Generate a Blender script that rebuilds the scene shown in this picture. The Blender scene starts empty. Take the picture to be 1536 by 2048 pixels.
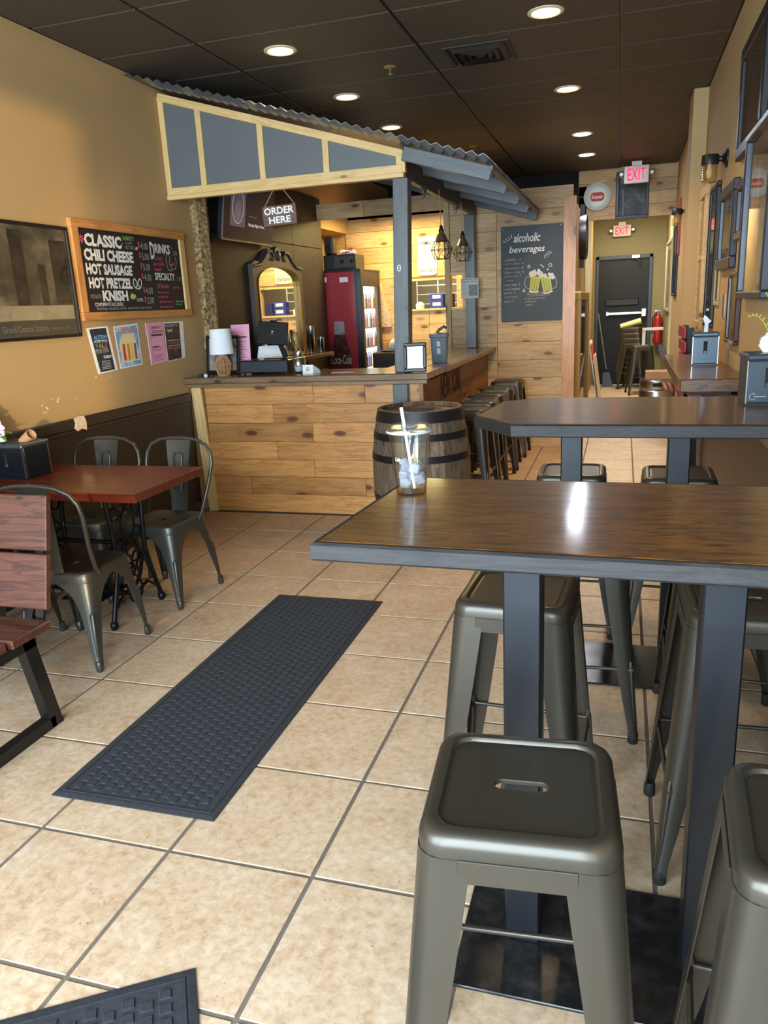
import bpy, bmesh, math, random
from mathutils import Vector, Matrix
random.seed(7)
R = math.radians
sc = bpy.context.scene
col = sc.collection

# ------------------------------------------------------------------ camera
CAM = Vector((2.1683, -1.1948, 1.5390))
yaw, pitch, roll = 0.306015, 0.261752, -0.048964
fw = Vector((-math.sin(yaw) * math.cos(pitch), math.cos(yaw) * math.cos(pitch), -math.sin(pitch)))
r0 = Vector((math.cos(yaw), math.sin(yaw), 0)); u0 = r0.cross(fw)
rr = math.cos(roll) * r0 + math.sin(roll) * u0
uu = -math.sin(roll) * r0 + math.cos(roll) * u0
cam = bpy.data.cameras.new('camera')
cam.sensor_fit = 'VERTICAL'; cam.sensor_height = 32.0; cam.lens = 1527.73 * 32 / 2048
cam.clip_start = 0.02; cam.clip_end = 100
camo = bpy.data.objects.new('camera', cam); col.objects.link(camo)
camo.matrix_world = Matrix(((rr.x, uu.x, -fw.x, CAM.x), (rr.y, uu.y, -fw.y, CAM.y), (rr.z, uu.z, -fw.z, CAM.z), (0, 0, 0, 1)))
sc.camera = camo

# ------------------------------------------------------------------ world, daylight, exposure
wd = bpy.data.worlds.new('sky'); sc.world = wd; wd.use_nodes = True
bg = wd.node_tree.nodes['Background']
bg.inputs[0].default_value = (0.80, 0.90, 1.0, 1); bg.inputs[1].default_value = 1.2
vs = sc.view_settings
vs.view_transform = 'Standard'; vs.look = 'None'; vs.gamma = 1.0; vs.exposure = 0.0; vs.use_curve_mapping = False
try:
    sc.cycles.use_denoising = True
    sc.cycles.max_bounces = 8; sc.cycles.diffuse_bounces = 4; sc.cycles.glossy_bounces = 4
    sc.cycles.transparent_max_bounces = 12; sc.cycles.sample_clamp_indirect = 6.0
    sc.cycles.caustics_reflective = False; sc.cycles.caustics_refractive = False
except Exception:
    pass

def area(name, loc, target, sx, sy, power, color, spread=180):
    l = bpy.data.lights.new(name, 'AREA'); l.shape = 'RECTANGLE'; l.size = sx; l.size_y = sy
    l.energy = power; l.color = color; l.spread = R(spread)
    o = bpy.data.objects.new(name, l); col.objects.link(o); o.location = loc
    d = Vector(target) - Vector(loc); o.rotation_euler = d.to_track_quat('-Z', 'Y').to_euler()
    return o
# daylight through the two storefront windows and the glass door behind the camera
area('window_daylight', (1.75, -2.60, 1.62), (1.75, 2, 1.2), 1.9, 2.3, 310, (0.64, 0.83, 1.0))
area('window_daylight', (-0.20, -2.60, 1.62), (-0.2, 2, 1.2), 1.6, 2.3, 255, (0.64, 0.83, 1.0))

# low warm sunlight through the right-hand shop window, grazing the left wall
sl_ = bpy.data.lights.new('low_sun', 'SUN'); sl_.energy = 2.4; sl_.color = (1.0, 0.70, 0.34); sl_.angle = R(1.4)
so_ = bpy.data.objects.new('low_sun', sl_); col.objects.link(so_); so_.location = (6, -8, 2)
so_.rotation_euler = Vector((-3.83, 6.05, -0.12)).to_track_quat('-Z', 'Y').to_euler()

# ------------------------------------------------------------------ mesh helpers
I4 = Matrix.Identity(4)
W = {}
def link(o, parent=None, M=I4):
    col.objects.link(o)
    W[o] = M.copy()
    if parent is not None:
        o.parent = parent
        o.matrix_basis = W[parent].inverted() @ M
    else:
        o.matrix_basis = M
    return o
def tag(o, label=None, cat=None, group=None, kind=None):
    if label: o['label'] = label
    if cat: o['category'] = cat
    if group: o['group'] = group
    if kind: o['kind'] = kind
    return o
def thing(name, label, cat, loc=(0, 0, 0), rotz=0.0, group=None):
    o = bpy.data.objects.new(name, None); o.empty_display_size = 0.1
    link(o, None, Matrix.Translation(loc) @ Matrix.Rotation(rotz, 4, 'Z'))
    return tag(o, label, cat, group)
def dup(root, loc, rotz, label, group=None, name=None):
    r = root.copy(); col.objects.link(r)
    if name: r.name = name
    M = Matrix.Translation(loc) @ Matrix.Rotation(rotz, 4, 'Z')
    r.matrix_basis = M; W[r] = M; r['label'] = label
    if group: r['group'] = group
    for ch in list(root.children):
        c = ch.copy(); col.objects.link(c); c.parent = r
        for g in list(ch.children):
            d = g.copy(); col.objects.link(d); d.parent = c
    return r

class MB:
    def __init__(s): s.v = []; s.f = []
    def add(s, vs_, fs):
        n = len(s.v); s.v += [tuple(p) for p in vs_]; s.f += [tuple(i + n for i in q) for q in fs]; return s
    def box(s, x0, y0, z0, x1, y1, z1, b=0.0):
        x0, x1 = min(x0, x1), max(x0, x1); y0, y1 = min(y0, y1), max(y0, y1); z0, z1 = min(z0, z1), max(z0, z1)
        b = min(b, 0.49 * min(x1 - x0, y1 - y0, z1 - z0))
        if b <= 0:
            return s.add([(x0, y0, z0), (x1, y0, z0), (x1, y1, z0), (x0, y1, z0), (x0, y0, z1), (x1, y0, z1), (x1, y1, z1), (x0, y1, z1)],
                         [(0, 3, 2, 1), (4, 5, 6, 7), (0, 1, 5, 4), (1, 2, 6, 5), (2, 3, 7, 6), (3, 0, 4, 7)])
        X = (x0, x1); Y = (y0, y1); Z = (z0, z1); vv = []; ix = {}
        for i in (0, 1):
            for j in (0, 1):
                for k in (0, 1):
                    sx, sy, sz = (1 - 2 * i) * b, (1 - 2 * j) * b, (1 - 2 * k) * b
                    for a in range(3):
                        p = [X[i] + sx, Y[j] + sy, Z[k] + sz]; p[a] = (X[i], Y[j], Z[k])[a]
                        ix[i, j, k, a] = len(vv); vv.append(tuple(p))
        ff = []
        for i in (0, 1): ff.append([ix[i, 0, 0, 0], ix[i, 1, 0, 0], ix[i, 1, 1, 0], ix[i, 0, 1, 0]])
        for j in (0, 1): ff.append([ix[0, j, 0, 1], ix[1, j, 0, 1], ix[1, j, 1, 1], ix[0, j, 1, 1]])
        for k in (0, 1): ff.append([ix[0, 0, k, 2], ix[1, 0, k, 2], ix[1, 1, k, 2], ix[0, 1, k, 2]])
        for j in (0, 1):
            for k in (0, 1): ff.append([ix[0, j, k, 1], ix[1, j, k, 1], ix[1, j, k, 2], ix[0, j, k, 2]])
        for i in (0, 1):
            for k in (0, 1): ff.append([ix[i, 0, k, 0], ix[i, 1, k, 0], ix[i, 1, k, 2], ix[i, 0, k, 2]])
        for i in (0, 1):
            for j in (0, 1): ff.append([ix[i, j, 0, 0], ix[i, j, 1, 0], ix[i, j, 1, 1], ix[i, j, 0, 1]])
        for i in (0, 1):
            for j in (0, 1):
                for k in (0, 1): ff.append([ix[i, j, k, 0], ix[i, j, k, 1], ix[i, j, k, 2]])
        return s.add(vv, ff)
    def cbox(s, c, d, b=0.0):
        return s.box(c[0] - d[0] / 2, c[1] - d[1] / 2, c[2] - d[2] / 2, c[0] + d[0] / 2, c[1] + d[1] / 2, c[2] + d[2] / 2, b)
    def loft(s, rings, cap0=True, cap1=True, closed=True):
        n = len(rings[0]); base = len(s.v)
        for r_ in rings: s.v += [tuple(p) for p in r_]
        for k in range(len(rings) - 1):
            for i in range(n if closed else n - 1):
                j = (i + 1) % n
                s.f.append((base + k * n + i, base + k * n + j, base + (k + 1) * n + j, base + (k + 1) * n + i))
        if cap0: s.f.append(tuple(base + i for i in reversed(range(n))))
        if cap1: s.f.append(tuple(base + (len(rings) - 1) * n + i for i in range(n)))
        return s
    def lathe(s, prof, n=24, c=(0, 0, 0), axis='Z', cap=True):
        rings = []
        for r_, z in prof:
            ring = []
            for i in range(n):
                a = 2 * math.pi * i / n; x, y = r_ * math.cos(a), r_ * math.sin(a)
                p = (x, y, z) if axis == 'Z' else ((z, x, y) if axis == 'X' else (y, z, x))
                ring.append((p[0] + c[0], p[1] + c[1], p[2] + c[2]))
            rings.append(ring)
        return s.loft(rings, cap, cap)
    def tube(s, pts, r, n=8, closed=False):
        P = [Vector(p) for p in pts]; m = len(P)
        rs = r if isinstance(r, (list, tuple)) else [r] * m
        T = []
        for i in range(m):
            if closed: t = P[(i + 1) % m] - P[i - 1]
            else: t = P[min(i + 1, m - 1)] - P[max(i - 1, 0)]
            T.append(t.normalized())
        a = Vector((0, 0, 1)) if abs(T[0].z) < 0.9 else Vector((1, 0, 0))
        N = (a - T[0] * a.dot(T[0])).normalized(); rings = []
        for i in range(m):
            N = (N - T[i] * N.dot(T[i])).normalized(); B = T[i].cross(N)
            rings.append([P[i] + (N * math.cos(2 * math.pi * k / n) + B * math.sin(2 * math.pi * k / n)) * rs[i] for k in range(n)])
        if closed: rings.append(rings[0]); return s.loft(rings, False, False)
        return s.loft(rings)
    def prism(s, poly, z0, z1):
        return s.loft([[(x, y, z0) for x, y in poly], [(x, y, z1) for x, y in poly]])
    def ribbon(s, pts, w, z=0.0, t=0.0006, closed=False):
        P = [Vector((p[0], p[1], 0)) for p in pts]; m = len(P); rings = []
        for i in range(m):
            if closed: d = P[(i + 1) % m] - P[i - 1]
            else: d = P[min(i + 1, m - 1)] - P[max(i - 1, 0)]
            d.normalize(); nn = Vector((-d.y, d.x, 0)) * w / 2
            a, b = P[i] + nn, P[i] - nn
            rings.append([(a.x, a.y, z), (b.x, b.y, z), (b.x, b.y, z + t), (a.x, a.y, z + t)])
        if closed: rings.append(rings[0]); return s.loft(rings, False, False)
        return s.loft(rings)
    def xf(s, M):
        s.v = [tuple(M @ Vector(p)) for p in s.v]; return s
    def mesh(s, name, smooth=None):
        me = bpy.data.meshes.new(name); me.from_pydata(s.v, [], s.f)
        bm = bmesh.new(); bm.from_mesh(me); bmesh.ops.recalc_face_normals(bm, faces=bm.faces[:]); bm.to_mesh(me); bm.free()
        if smooth is not None:
            for p in me.polygons: p.use_smooth = True
            me.set_sharp_from_angle(angle=R(smooth))
        return me
    def obj(s, name, mat, parent=None, M=I4, smooth=None):
        me = s.mesh(name, smooth); me.materials.append(mat)
        return link(bpy.data.objects.new(name, me), parent, M)

def axes(o, ex, ey, ez):
    return Matrix(((ex[0], ey[0], ez[0], o[0]), (ex[1], ey[1], ez[1], o[1]), (ex[2], ey[2], ez[2], o[2]), (0, 0, 0, 1)))
def onL(y, z, x=-1.08): return axes((x, y, z), (0, 1, 0), (0, 0, 1), (1, 0, 0))       # on a surface facing +X
def onB(x, z, y): return axes((x, y, z), (1, 0, 0), (0, 0, 1), (0, -1, 0))            # on a surface facing the camera (-Y)
def onR(y, z, x=2.785): return axes((x, y, z), (0, -1, 0), (0, 0, 1), (-1, 0, 0))     # on a surface facing -X
def lay(x, y, z, a=0.0):
    return Matrix.Translation((x, y, z)) @ Matrix.Rotation(a, 4, 'Z')
def plank(name, mat, parent, M, L, w, t, b=0.002):
    return MB().cbox((0, 0, 0), (L, w, t), b).obj(name, mat, parent, M)
EX, EY, EZ = (1, 0, 0), (0, 1, 0), (0, 0, 1)
def plankX(name, mat, parent, x0, x1, y, z0, z1, t, b=0.002):      # along X, face toward -Y at y
    return plank(name, mat, parent, axes(((x0 + x1) / 2, y + t / 2, (z0 + z1) / 2), EX, EZ, (0, -1, 0)), x1 - x0, z1 - z0, t, b)
def plankY(name, mat, parent, y0, y1, x, z0, z1, t, b=0.002):      # along Y, face toward +X at x
    return plank(name, mat, parent, axes((x - t / 2, (y0 + y1) / 2, (z0 + z1) / 2), EY, EZ, EX), y1 - y0, z1 - z0, t, b)
def plankZ(name, mat, parent, x0, x1, y0, y1, z0, z1, b=0.002):    # upright post, grain vertical
    return plank(name, mat, parent, axes(((x0 + x1) / 2, (y0 + y1) / 2, (z0 + z1) / 2), EZ, EX, EY), z1 - z0, x1 - x0, y1 - y0, b)

_tc = {}
def text_mesh(body, w, h, bold=0.0, shear=0.0, space=1.0, t=0.0006):
    cu = bpy.data.curves.new('t', 'FONT'); cu.body = body; cu.size = 1.0; cu.offset = bold; cu.shear = shear
    cu.space_character = space; cu.resolution_u = 2; cu.fill_mode = 'FRONT'
    ob = bpy.data.objects.new('t', cu)
    me = bpy.data.meshes.new_from_object(ob)
    xs = [v.co.x for v in me.vertices]; ys = [v.co.y for v in me.vertices]
    x0, x1, y0, y1 = min(xs), max(xs), min(ys), max(ys)
    if w is None: w = h * (x1 - x0) / (y1 - y0)
    sx = w / (x1 - x0); sy = (h / (y1 - y0)) if h else sx
    for v in me.vertices: v.co = ((v.co.x - x0) * sx, (v.co.y - y0) * sy, t)
    bpy.data.objects.remove(ob); bpy.data.curves.remove(cu)
    return me
def text(name, body, w, h, mat, parent, M, bold=0.0, shear=0.0, t=0.0008):
    me = text_mesh(body, w, h, bold, shear, t=t); me.name = name; me.materials.clear(); me.materials.append(mat)
    return link(bpy.data.objects.new(name, me), parent, M)

def squiggle(name, w, h, mat, parent, M, seed=1, t=None):
    # a line of writing too small to read: word-length wavy strokes
    rnd = random.Random(seed); b = MB(); x = 0.0; t = t or h * .28
    while x < w - h:
        L = min(rnd.uniform(1.5, 4.5) * h, w - x); n = max(3, int(L / (h * .45)))
        b.ribbon([(x + L * i / n, h * (.5 + .45 * (-1) ** i * rnd.uniform(.4, 1))) for i in range(n + 1)], t, 0, .0005); x += L + h * .6
    return b.obj(name, mat, parent, M)

# ------------------------------------------------------------------ materials
def lin(c):
    f = lambda u: ((u / 255) / 12.92 if u / 255 <= 0.04045 else ((u / 255 + 0.055) / 1.055) ** 2.4)
    return (f(c[0]), f(c[1]), f(c[2]), 1)
class NT:
    def __init__(s, name):
        s.m = bpy.data.materials.new(name); s.m.use_nodes = True; s.t = s.m.node_tree
        s.b = s.t.nodes['Principled BSDF']; s.out = s.t.nodes['Material Output']
    def n(s, typ, **k):
        nd = s.t.nodes.new(typ)
        for a, v in k.items(): setattr(nd, a, v)
        return nd
    def l(s, a, b): s.t.links.new(a, b)
    def p(s, **k):
        for a, v in k.items():
            s.b.inputs[a.replace('_', ' ')].default_value = v
        return s
    def coord(s, scale=(1, 1, 1), rnd=False, kind='Object'):
        tc = s.n('ShaderNodeTexCoord'); mp = s.n('ShaderNodeMapping'); mp.inputs['Scale'].default_value = scale
        src = tc.outputs[kind]
        if rnd:
            oi = s.n('ShaderNodeObjectInfo'); mu = s.n('ShaderNodeMath', operation='MULTIPLY'); mu.inputs[1].default_value = 53.7
            s.l(oi.outputs['Random'], mu.inputs[0])
            ad = s.n('ShaderNodeVectorMath', operation='ADD'); s.l(src, ad.inputs[0]); s.l(mu.outputs[0], ad.inputs[1]); src = ad.outputs[0]
        s.l(src, mp.inputs['Vector']); return mp.outputs[0]
    def noise(s, vec, scale, detail=4, rough=0.6, dist=0.0):
        nd = s.n('ShaderNodeTexNoise'); nd.inputs['Scale'].default_value = scale; nd.inputs['Detail'].default_value = detail
        nd.inputs['Roughness'].default_value = rough; nd.inputs['Distortion'].default_value = dist
        s.l(vec, nd.inputs['Vector']); return nd.outputs['Fac']
    def ramp(s, fac, stops):
        nd = s.n('ShaderNodeValToRGB'); el = nd.color_ramp.elements
        while len(el) < len(stops): el.new(0.5)
        for e, (p, c) in zip(el, stops): e.position = p; e.color = c
        s.l(fac, nd.inputs[0]); return nd.outputs[0]
    def mix(s, fac, a, b, mode='MIX'):
        nd = s.n('ShaderNodeMix', data_type='RGBA', blend_type=mode)
        for i, v in ((0, fac), (6, a), (7, b)):
            if hasattr(v, 'links'): s.l(v, nd.inputs[i])
            else: nd.inputs[i].default_value = v
        return nd.outputs[2]
    def bump(s, h, strength=0.3, dist=0.01):
        nd = s.n('ShaderNodeBump'); nd.inputs['Strength'].default_value = strength; nd.inputs['Distance'].default_value = dist
        s.l(h, nd.inputs['Height']); s.l(nd.outputs[0], s.b.inputs['Normal'])
def G(v): return (v, v, v, 1)
def plain(name, c, rough=0.5, metal=0.0, coat=0.0, vary=0.06, scale=9, bump=0.0, emit=None, es=1.0):
    s = NT(name); c = lin(c)
    s.p(Roughness=rough, Metallic=metal); s.b.inputs['Coat Weight'].default_value = coat; s.b.inputs['Coat Roughness'].default_value = 0.15
    v = s.coord(rnd=True); n = s.noise(v, scale, 5)
    lo = tuple(x * (1 - vary) for x in c[:3]) + (1,); hi = tuple(min(1, x * (1 + vary)) for x in c[:3]) + (1,)
    s.l(s.ramp(n, [(0.3, lo), (0.7, hi)]), s.b.inputs['Base Color'])
    if bump: s.bump(s.noise(v, scale * 12, 3), bump, 0.002)
    if emit is not None:
        s.b.inputs['Emission Color'].default_value = lin(emit); s.b.inputs['Emission Strength'].default_value = es
    return s.m
def wood(name, c1, c2, dark, rough=0.45, coat=0.0, knots=0.09, gs=1.0, var=0.35, bump=0.15):
    s = NT(name); s.p(Roughness=rough); s.b.inputs['Coat Weight'].default_value = coat; s.b.inputs['Coat Roughness'].default_value = 0.12
    v = s.coord((1, 1, 1), True)
    m2 = s.n('ShaderNodeMapping'); m2.inputs['Scale'].default_value = (0.9 * gs, 9 * gs, 9 * gs); s.l(v, m2.inputs['Vector'])
    g = s.noise(m2.outputs[0], 2.2, 6, 0.62, 0.8)
    m3 = s.n('ShaderNodeMapping'); m3.inputs['Scale'].default_value = (4 * gs, 110 * gs, 110 * gs); s.l(v, m3.inputs['Vector'])
    g2 = s.noise(m3.outputs[0], 1.0, 3, 0.5)
    base = s.ramp(g, [(0.30, lin(c1)), (0.44, lin(c2)), (0.52, tuple(.78 * a + .22 * b for a, b in zip(lin(c1), lin(dark)))), (0.57, lin(c2)), (0.72, lin(c1))])
    base = s.mix(0.22, base, s.ramp(g2, [(0.35, lin(dark)), (0.6, lin(c2))]))
    oi = s.n('ShaderNodeObjectInfo')
    shade = s.ramp(oi.outputs['Random'], [(0.0, G(1 - var)), (1.0, G(1.0))])
    base = s.mix(1.0, base, shade, 'MULTIPLY')
    if knots:
        m4 = s.n('ShaderNodeMapping'); m4.inputs['Scale'].default_value = (2.1, 5.0, 5.0); s.l(v, m4.inputs['Vector'])
        vo = s.n('ShaderNodeTexVoronoi', voronoi_dimensions='2D'); vo.inputs['Scale'].default_value = 1.0; s.l(m4.outputs[0], vo.inputs['Vector'])
        sx_ = s.n('ShaderNodeSeparateColor'); s.l(vo.outputs['Color'], sx_.inputs[0]); msk = s.ramp(sx_.outputs[0], [(.50, G(0)), (.56, G(1))])
        halo = s.ramp(vo.outputs['Distance'], [(0.0, G(.75)), (knots * 2.6, G(.35)), (knots * 4.5, G(0))])
        mh = s.n('ShaderNodeMath', operation='MULTIPLY'); s.l(halo, mh.inputs[0]); s.l(g, mh.inputs[1]); mh2 = s.n('ShaderNodeMath', operation='MULTIPLY'); s.l(mh.outputs[0], mh2.inputs[0]); s.l(msk, mh2.inputs[1]); base = s.mix(mh2.outputs[0], base, lin(dark))
        k = s.ramp(vo.outputs['Distance'], [(0.0, G(1)), (knots * .8, G(0.9)), (knots * 1.3, G(0))])
        mk = s.n('ShaderNodeMath', operation='MULTIPLY'); s.l(k, mk.inputs[0]); s.l(msk, mk.inputs[1]); base = s.mix(mk.outputs[0], base, tuple(x * .6 for x in lin(dark)[:3]) + (1,))
    s.l(base, s.b.inputs['Base Color'])
    if bump: s.bump(g2, bump, 0.001)
    return s.m
def emis(name, c, strength):
    s = NT(name); s.p(Roughness=0.6); s.b.inputs['Base Color'].default_value = lin(c)
    s.b.inputs['Emission Color'].default_value = lin(c); s.b.inputs['Emission Strength'].default_value = strength
    return s.m
def clear(name, tint=(1, 1, 1), ior=1.45, rough=0.02, gloss=1.0):
    s = NT(name); tr = s.n('ShaderNodeBsdfTransparent'); tr.inputs[0].default_value = tint + (1,)
    gl = s.n('ShaderNodeBsdfGlossy'); gl.inputs['Roughness'].default_value = rough
    lw = s.n('ShaderNodeLayerWeight'); pw_ = s.n('ShaderNodeMath', operation='POWER'); pw_.inputs[1].default_value = 4.0; s.l(lw.outputs['Facing'], pw_.inputs[0])
    f0 = ((ior - 1) / (ior + 1)) ** 2
    mu = s.n('ShaderNodeMath', operation='MULTIPLY_ADD', use_clamp=True); mu.inputs[1].default_value = gloss * (1 - f0) * .8; mu.inputs[2].default_value = f0 * gloss; s.l(pw_.outputs[0], mu.inputs[0])
    mx = s.n('ShaderNodeMixShader'); s.l(mu.outputs[0], mx.inputs[0]); s.l(tr.outputs[0], mx.inputs[1]); s.l(gl.outputs[0], mx.inputs[2])
    s.l(mx.outputs[0], s.out.inputs['Surface']); return s.m

M_pine = wood('honey_pine', (214, 142, 74), (226, 164, 94), (120, 60, 24), 0.42, 0.15, 0.10)
M_pale = wood('pale_pine', (220, 178, 118), (232, 198, 142), (150, 92, 46), 0.55, 0.0, 0.09)
M_strip = wood('pine_strip', (226, 186, 116), (236, 200, 136), (180, 128, 70), 0.5, 0.05, 0.05, 1.0, 0.12)
M_mill = wood('stained_bar_side', (150, 96, 50), (168, 112, 62), (96, 56, 26), 0.5, 0.05, 0.08)
M_bartop = wood('bar_top_wood', (92, 58, 34), (122, 80, 46), (44, 26, 14), 0.30, 0.6, 0.07, 1.0, 0.3)
M_baredge = wood('bar_top_edge', (132, 100, 66), (150, 116, 78), (60, 40, 24), 0.5, 0.2, 0.06)
M_table = wood('dark_varnished_table', (36, 20, 7), (124, 78, 30), (8, 5, 2), 0.42, 0.55, 0.0, 1.9, 0.1, 0.25)
M_tedge = wood('table_edge', (20, 17, 16), (42, 37, 35), (9, 7, 7), 0.6, 0.0, 0.0, 1.6, 0.1, 0.3)
M_red = wood('red_stained_table', (98, 31, 14), (114, 40, 18), (66, 19, 8), 0.36, 0.35, 0.03, 0.7, 0.08)
M_walnut = wood('walnut_bench', (62, 33, 25), (94, 56, 44), (30, 16, 12), 0.42, 0.25, 0.03, 0.8, 0.1)
M_ply = wood('dark_plywood', (44, 31, 20), (66, 47, 29), (24, 16, 10), 0.6, 0.0, 0.03, 0.8, 0.4)
M_burl = NT('bark_post')
_v = M_burl.coord((1, 1, 1)); _n = M_burl.noise(_v, 34, 5, 0.7)
M_burl.l(M_burl.ramp(_n, [(0.36, lin((70, 50, 28))), (0.5, lin((150, 120, 76))), (0.64, lin((196, 168, 118)))]), M_burl.b.inputs['Base Color'])
M_burl.bump(_n, 0.8, 0.02); M_burl.p(Roughness=0.8); M_burl = M_burl.m
M_grey = wood('slate_grey_painted_wood', (78, 80, 80), (92, 94, 94), (54, 56, 58), 0.45, 0.15, 0.04, 1.0, 0.12)
M_panel = plain('slate_grey_panel', (94, 97, 97), 0.5, 0, 0.1, 0.05, 3)
M_beam = wood('dark_grey_beam', (70, 66, 64), (82, 78, 74), (48, 44, 42), 0.5, 0.05, 0.03)
def wall_mat(name, c, rough=0.75):
    s = NT(name); v = s.coord((1, 1, 1)); n = s.noise(v, 1.3, 4); n2 = s.noise(v, 160, 2)
    c = lin(c); s.l(s.ramp(n, [(0.3, tuple(x * 0.95 for x in c[:3]) + (1,)), (0.7, c)]), s.b.inputs['Base Color'])
    s.bump(n2, 0.12, 0.002); s.p(Roughness=rough); return s.m
M_wall = wall_mat('tan_wall_paint', (190, 156, 106))
M_wall2 = wall_mat('olive_hall_paint', (146, 136, 104))
M_cream = plain('cream_trim_paint', (226, 208, 158), 0.5)
M_wains = wall_mat('dark_brown_wainscot', (50, 40, 34), 0.45)
M_rail = plain('dark_brown_gloss_trim', (40, 32, 28), 0.35, 0, 0.2)
M_tile = NT('beige_floor_tile')
_v = M_tile.coord((1, 1, 1), True); _a = M_tile.noise(_v, 5, 6, 0.7, 0.6); _b = M_tile.noise(_v, 38, 5, 0.7, 0.4)
_c = M_tile.ramp(_a, [(0.3, lin((180, 146, 112))), (0.5, lin((202, 172, 141))), (0.72, lin((216, 195, 170)))])
_c = M_tile.mix(0.45, _c, M_tile.ramp(_b, [(0.32, lin((152, 116, 82))), (0.5, lin((202, 172, 139))), (0.68, lin((226, 207, 184)))]))
_vo = M_tile.n('ShaderNodeTexVoronoi'); _vo.inputs['Scale'].default_value = 34; M_tile.l(_v, _vo.inputs['Vector'])
_sp = M_tile.noise(_v, 9, 2); _mm = M_tile.n('ShaderNodeMath', operation='MULTIPLY')
M_tile.l(M_tile.ramp(_vo.outputs['Distance'], [(0.05, G(1)), (0.13, G(0))]), _mm.inputs[0]); M_tile.l(M_tile.ramp(_sp, [(0.52, G(0)), (0.6, G(0.8))]), _mm.inputs[1])
_c = M_tile.mix(_mm.outputs[0], _c, lin((120, 88, 60)))
M_tile.l(_c, M_tile.b.inputs['Base Color']); M_tile.bump(_b, 0.25, 0.003); M_tile.p(Roughness=0.42); M_tile = M_tile.m
M_grout = plain('grey_grout', (112, 100, 88), 0.9, 0, 0, 0.15, 20, 0.3)
M_ceil = NT('black_ceiling_tile')
_v = M_ceil.coord((1, 1, 1), True); _n = M_ceil.noise(_v, 120, 2, 0.5)
M_ceil.l(M_ceil.ramp(_n, [(0.3, lin((46, 39, 30))), (0.45, lin((76, 65, 50)))]), M_ceil.b.inputs['Base Color'])
M_ceil.bump(_n, 0.6, 0.004); M_ceil.p(Roughness=0.7); M_ceil = M_ceil.m
M_tbar = plain('dark_ceiling_grid', (50, 45, 37), 0.4)
M_gun = plain('gunmetal_steel', (73, 67, 57), 0.38, 0.6, 0.15, 0.05, 5)
M_gunchair = plain('gunmetal_chair_steel', (80, 78, 70), 0.4, 0.6, 0.15, 0.05, 5)
M_rub = plain('black_rubber', (26, 26, 26), 0.7)
M_leg = plain('blue_black_steel', (17, 20, 26), 0.4, 0.15, 0.2, 0.05, 6)
M_plate = NT('worn_black_plate')
_v = M_plate.coord(); _n = M_plate.noise(_v, 14, 6, 0.7)
M_plate.l(M_plate.ramp(_n, [(0.45, lin((26, 25, 25))), (0.68, lin((52, 48, 46))), (0.80, lin((110, 104, 98)))]), M_plate.b.inputs['Base Color'])
M_plate.p(Roughness=0.22); M_plate.bump(_n, 0.1, 0.003); M_plate = M_plate.m
M_mat = plain('charcoal_mat', (46, 48, 53), 0.95, 0, 0, 0.3, 60, 0.8)
M_black = plain('black_satin', (22, 22, 23), 0.4)
M_dark = plain('dark_recess', (16, 14, 13), 0.8)
M_iron = plain('black_cast_iron', (26, 27, 30), 0.35, 0.5)
M_white = plain('white_paint', (236, 234, 228), 0.5)
M_paper = plain('white_paper', (240, 238, 234), 0.8)
M_kraft = plain('kraft_cardboard', (176, 136, 96), 0.8)
M_steel = plain('brushed_steel', (190, 188, 182), 0.28, 1.0)
M_corr = plain('corrugated_metal', (128, 132, 136), 0.33, 0.85, 0.0, 0.06, 4)
M_redp = plain('red_paint', (168, 28, 40), 0.4, 0, 0.2)
M_glass = clear('clear_glass')
M_pane = clear('picture_glass', (0.97, 0.97, 0.97), 1.45, 0.02, 1.0)
M_cupm = clear('clear_plastic', (0.97, 0.98, 0.98), 1.5, 0.08, 1.3)
M_chalk = plain('chalk_white', (238, 236, 228), 0.9)
M_chalk2 = plain('chalk_grey', (172, 172, 166), 0.9)
M_pink = plain('chalk_pink', (232, 96, 132), 0.9)
M_greenk = plain('chalk_green', (120, 196, 96), 0.9)
M_board = plain('blackboard', (30, 26, 25), 0.7)
M_slate = plain('slate_chalkboard', (62, 68, 72), 0.6, 0, 0, 0.15, 2)
M_brass = plain('gold_wood', (176, 136, 62), 0.4, 0.2)

# ================================================================== SETTING
XL, XR, ZC = -1.08, 2.785, 3.145
def struct(o): o['kind'] = 'structure'; return o
# floor: grout bed with tiles laid on it
floor = struct(MB().box(-1.4, -2.7, -0.06, 3.1, 14.2, -0.003).obj('floor', M_grout))
T = 0.46
_tiles = {}
for i in range(-3, 7):
    for j in range(-3, 30):
        x0, x1, y0, y1 = i * T + 0.006, (i + 1) * T - 0.006, j * T + 0.006, (j + 1) * T - 0.006
        x0 = max(x0, XL); x1 = min(x1, 2.83 if y0 > 9 else XR)
        if y0 > 4.1 and x1 < 0.9 and not (y1 < 4.25): continue
        if y0 > 7.0 and x1 < 1.7: continue
        if x1 - x0 < 0.03 or y0 > 13.2: continue
        k = (round(x1 - x0, 3), round(y1 - y0, 3))
        if k not in _tiles:
            _tiles[k] = MB().cbox((0, 0, 0), (k[0], k[1], 0.012), 0.0015).mesh('floor_tile'); _tiles[k].materials.append(M_tile)
        link(bpy.data.objects.new('floor_tile', _tiles[k]), floor, Matrix.Translation(((x0 + x1) / 2, (y0 + y1) / 2, -0.006)))
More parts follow.
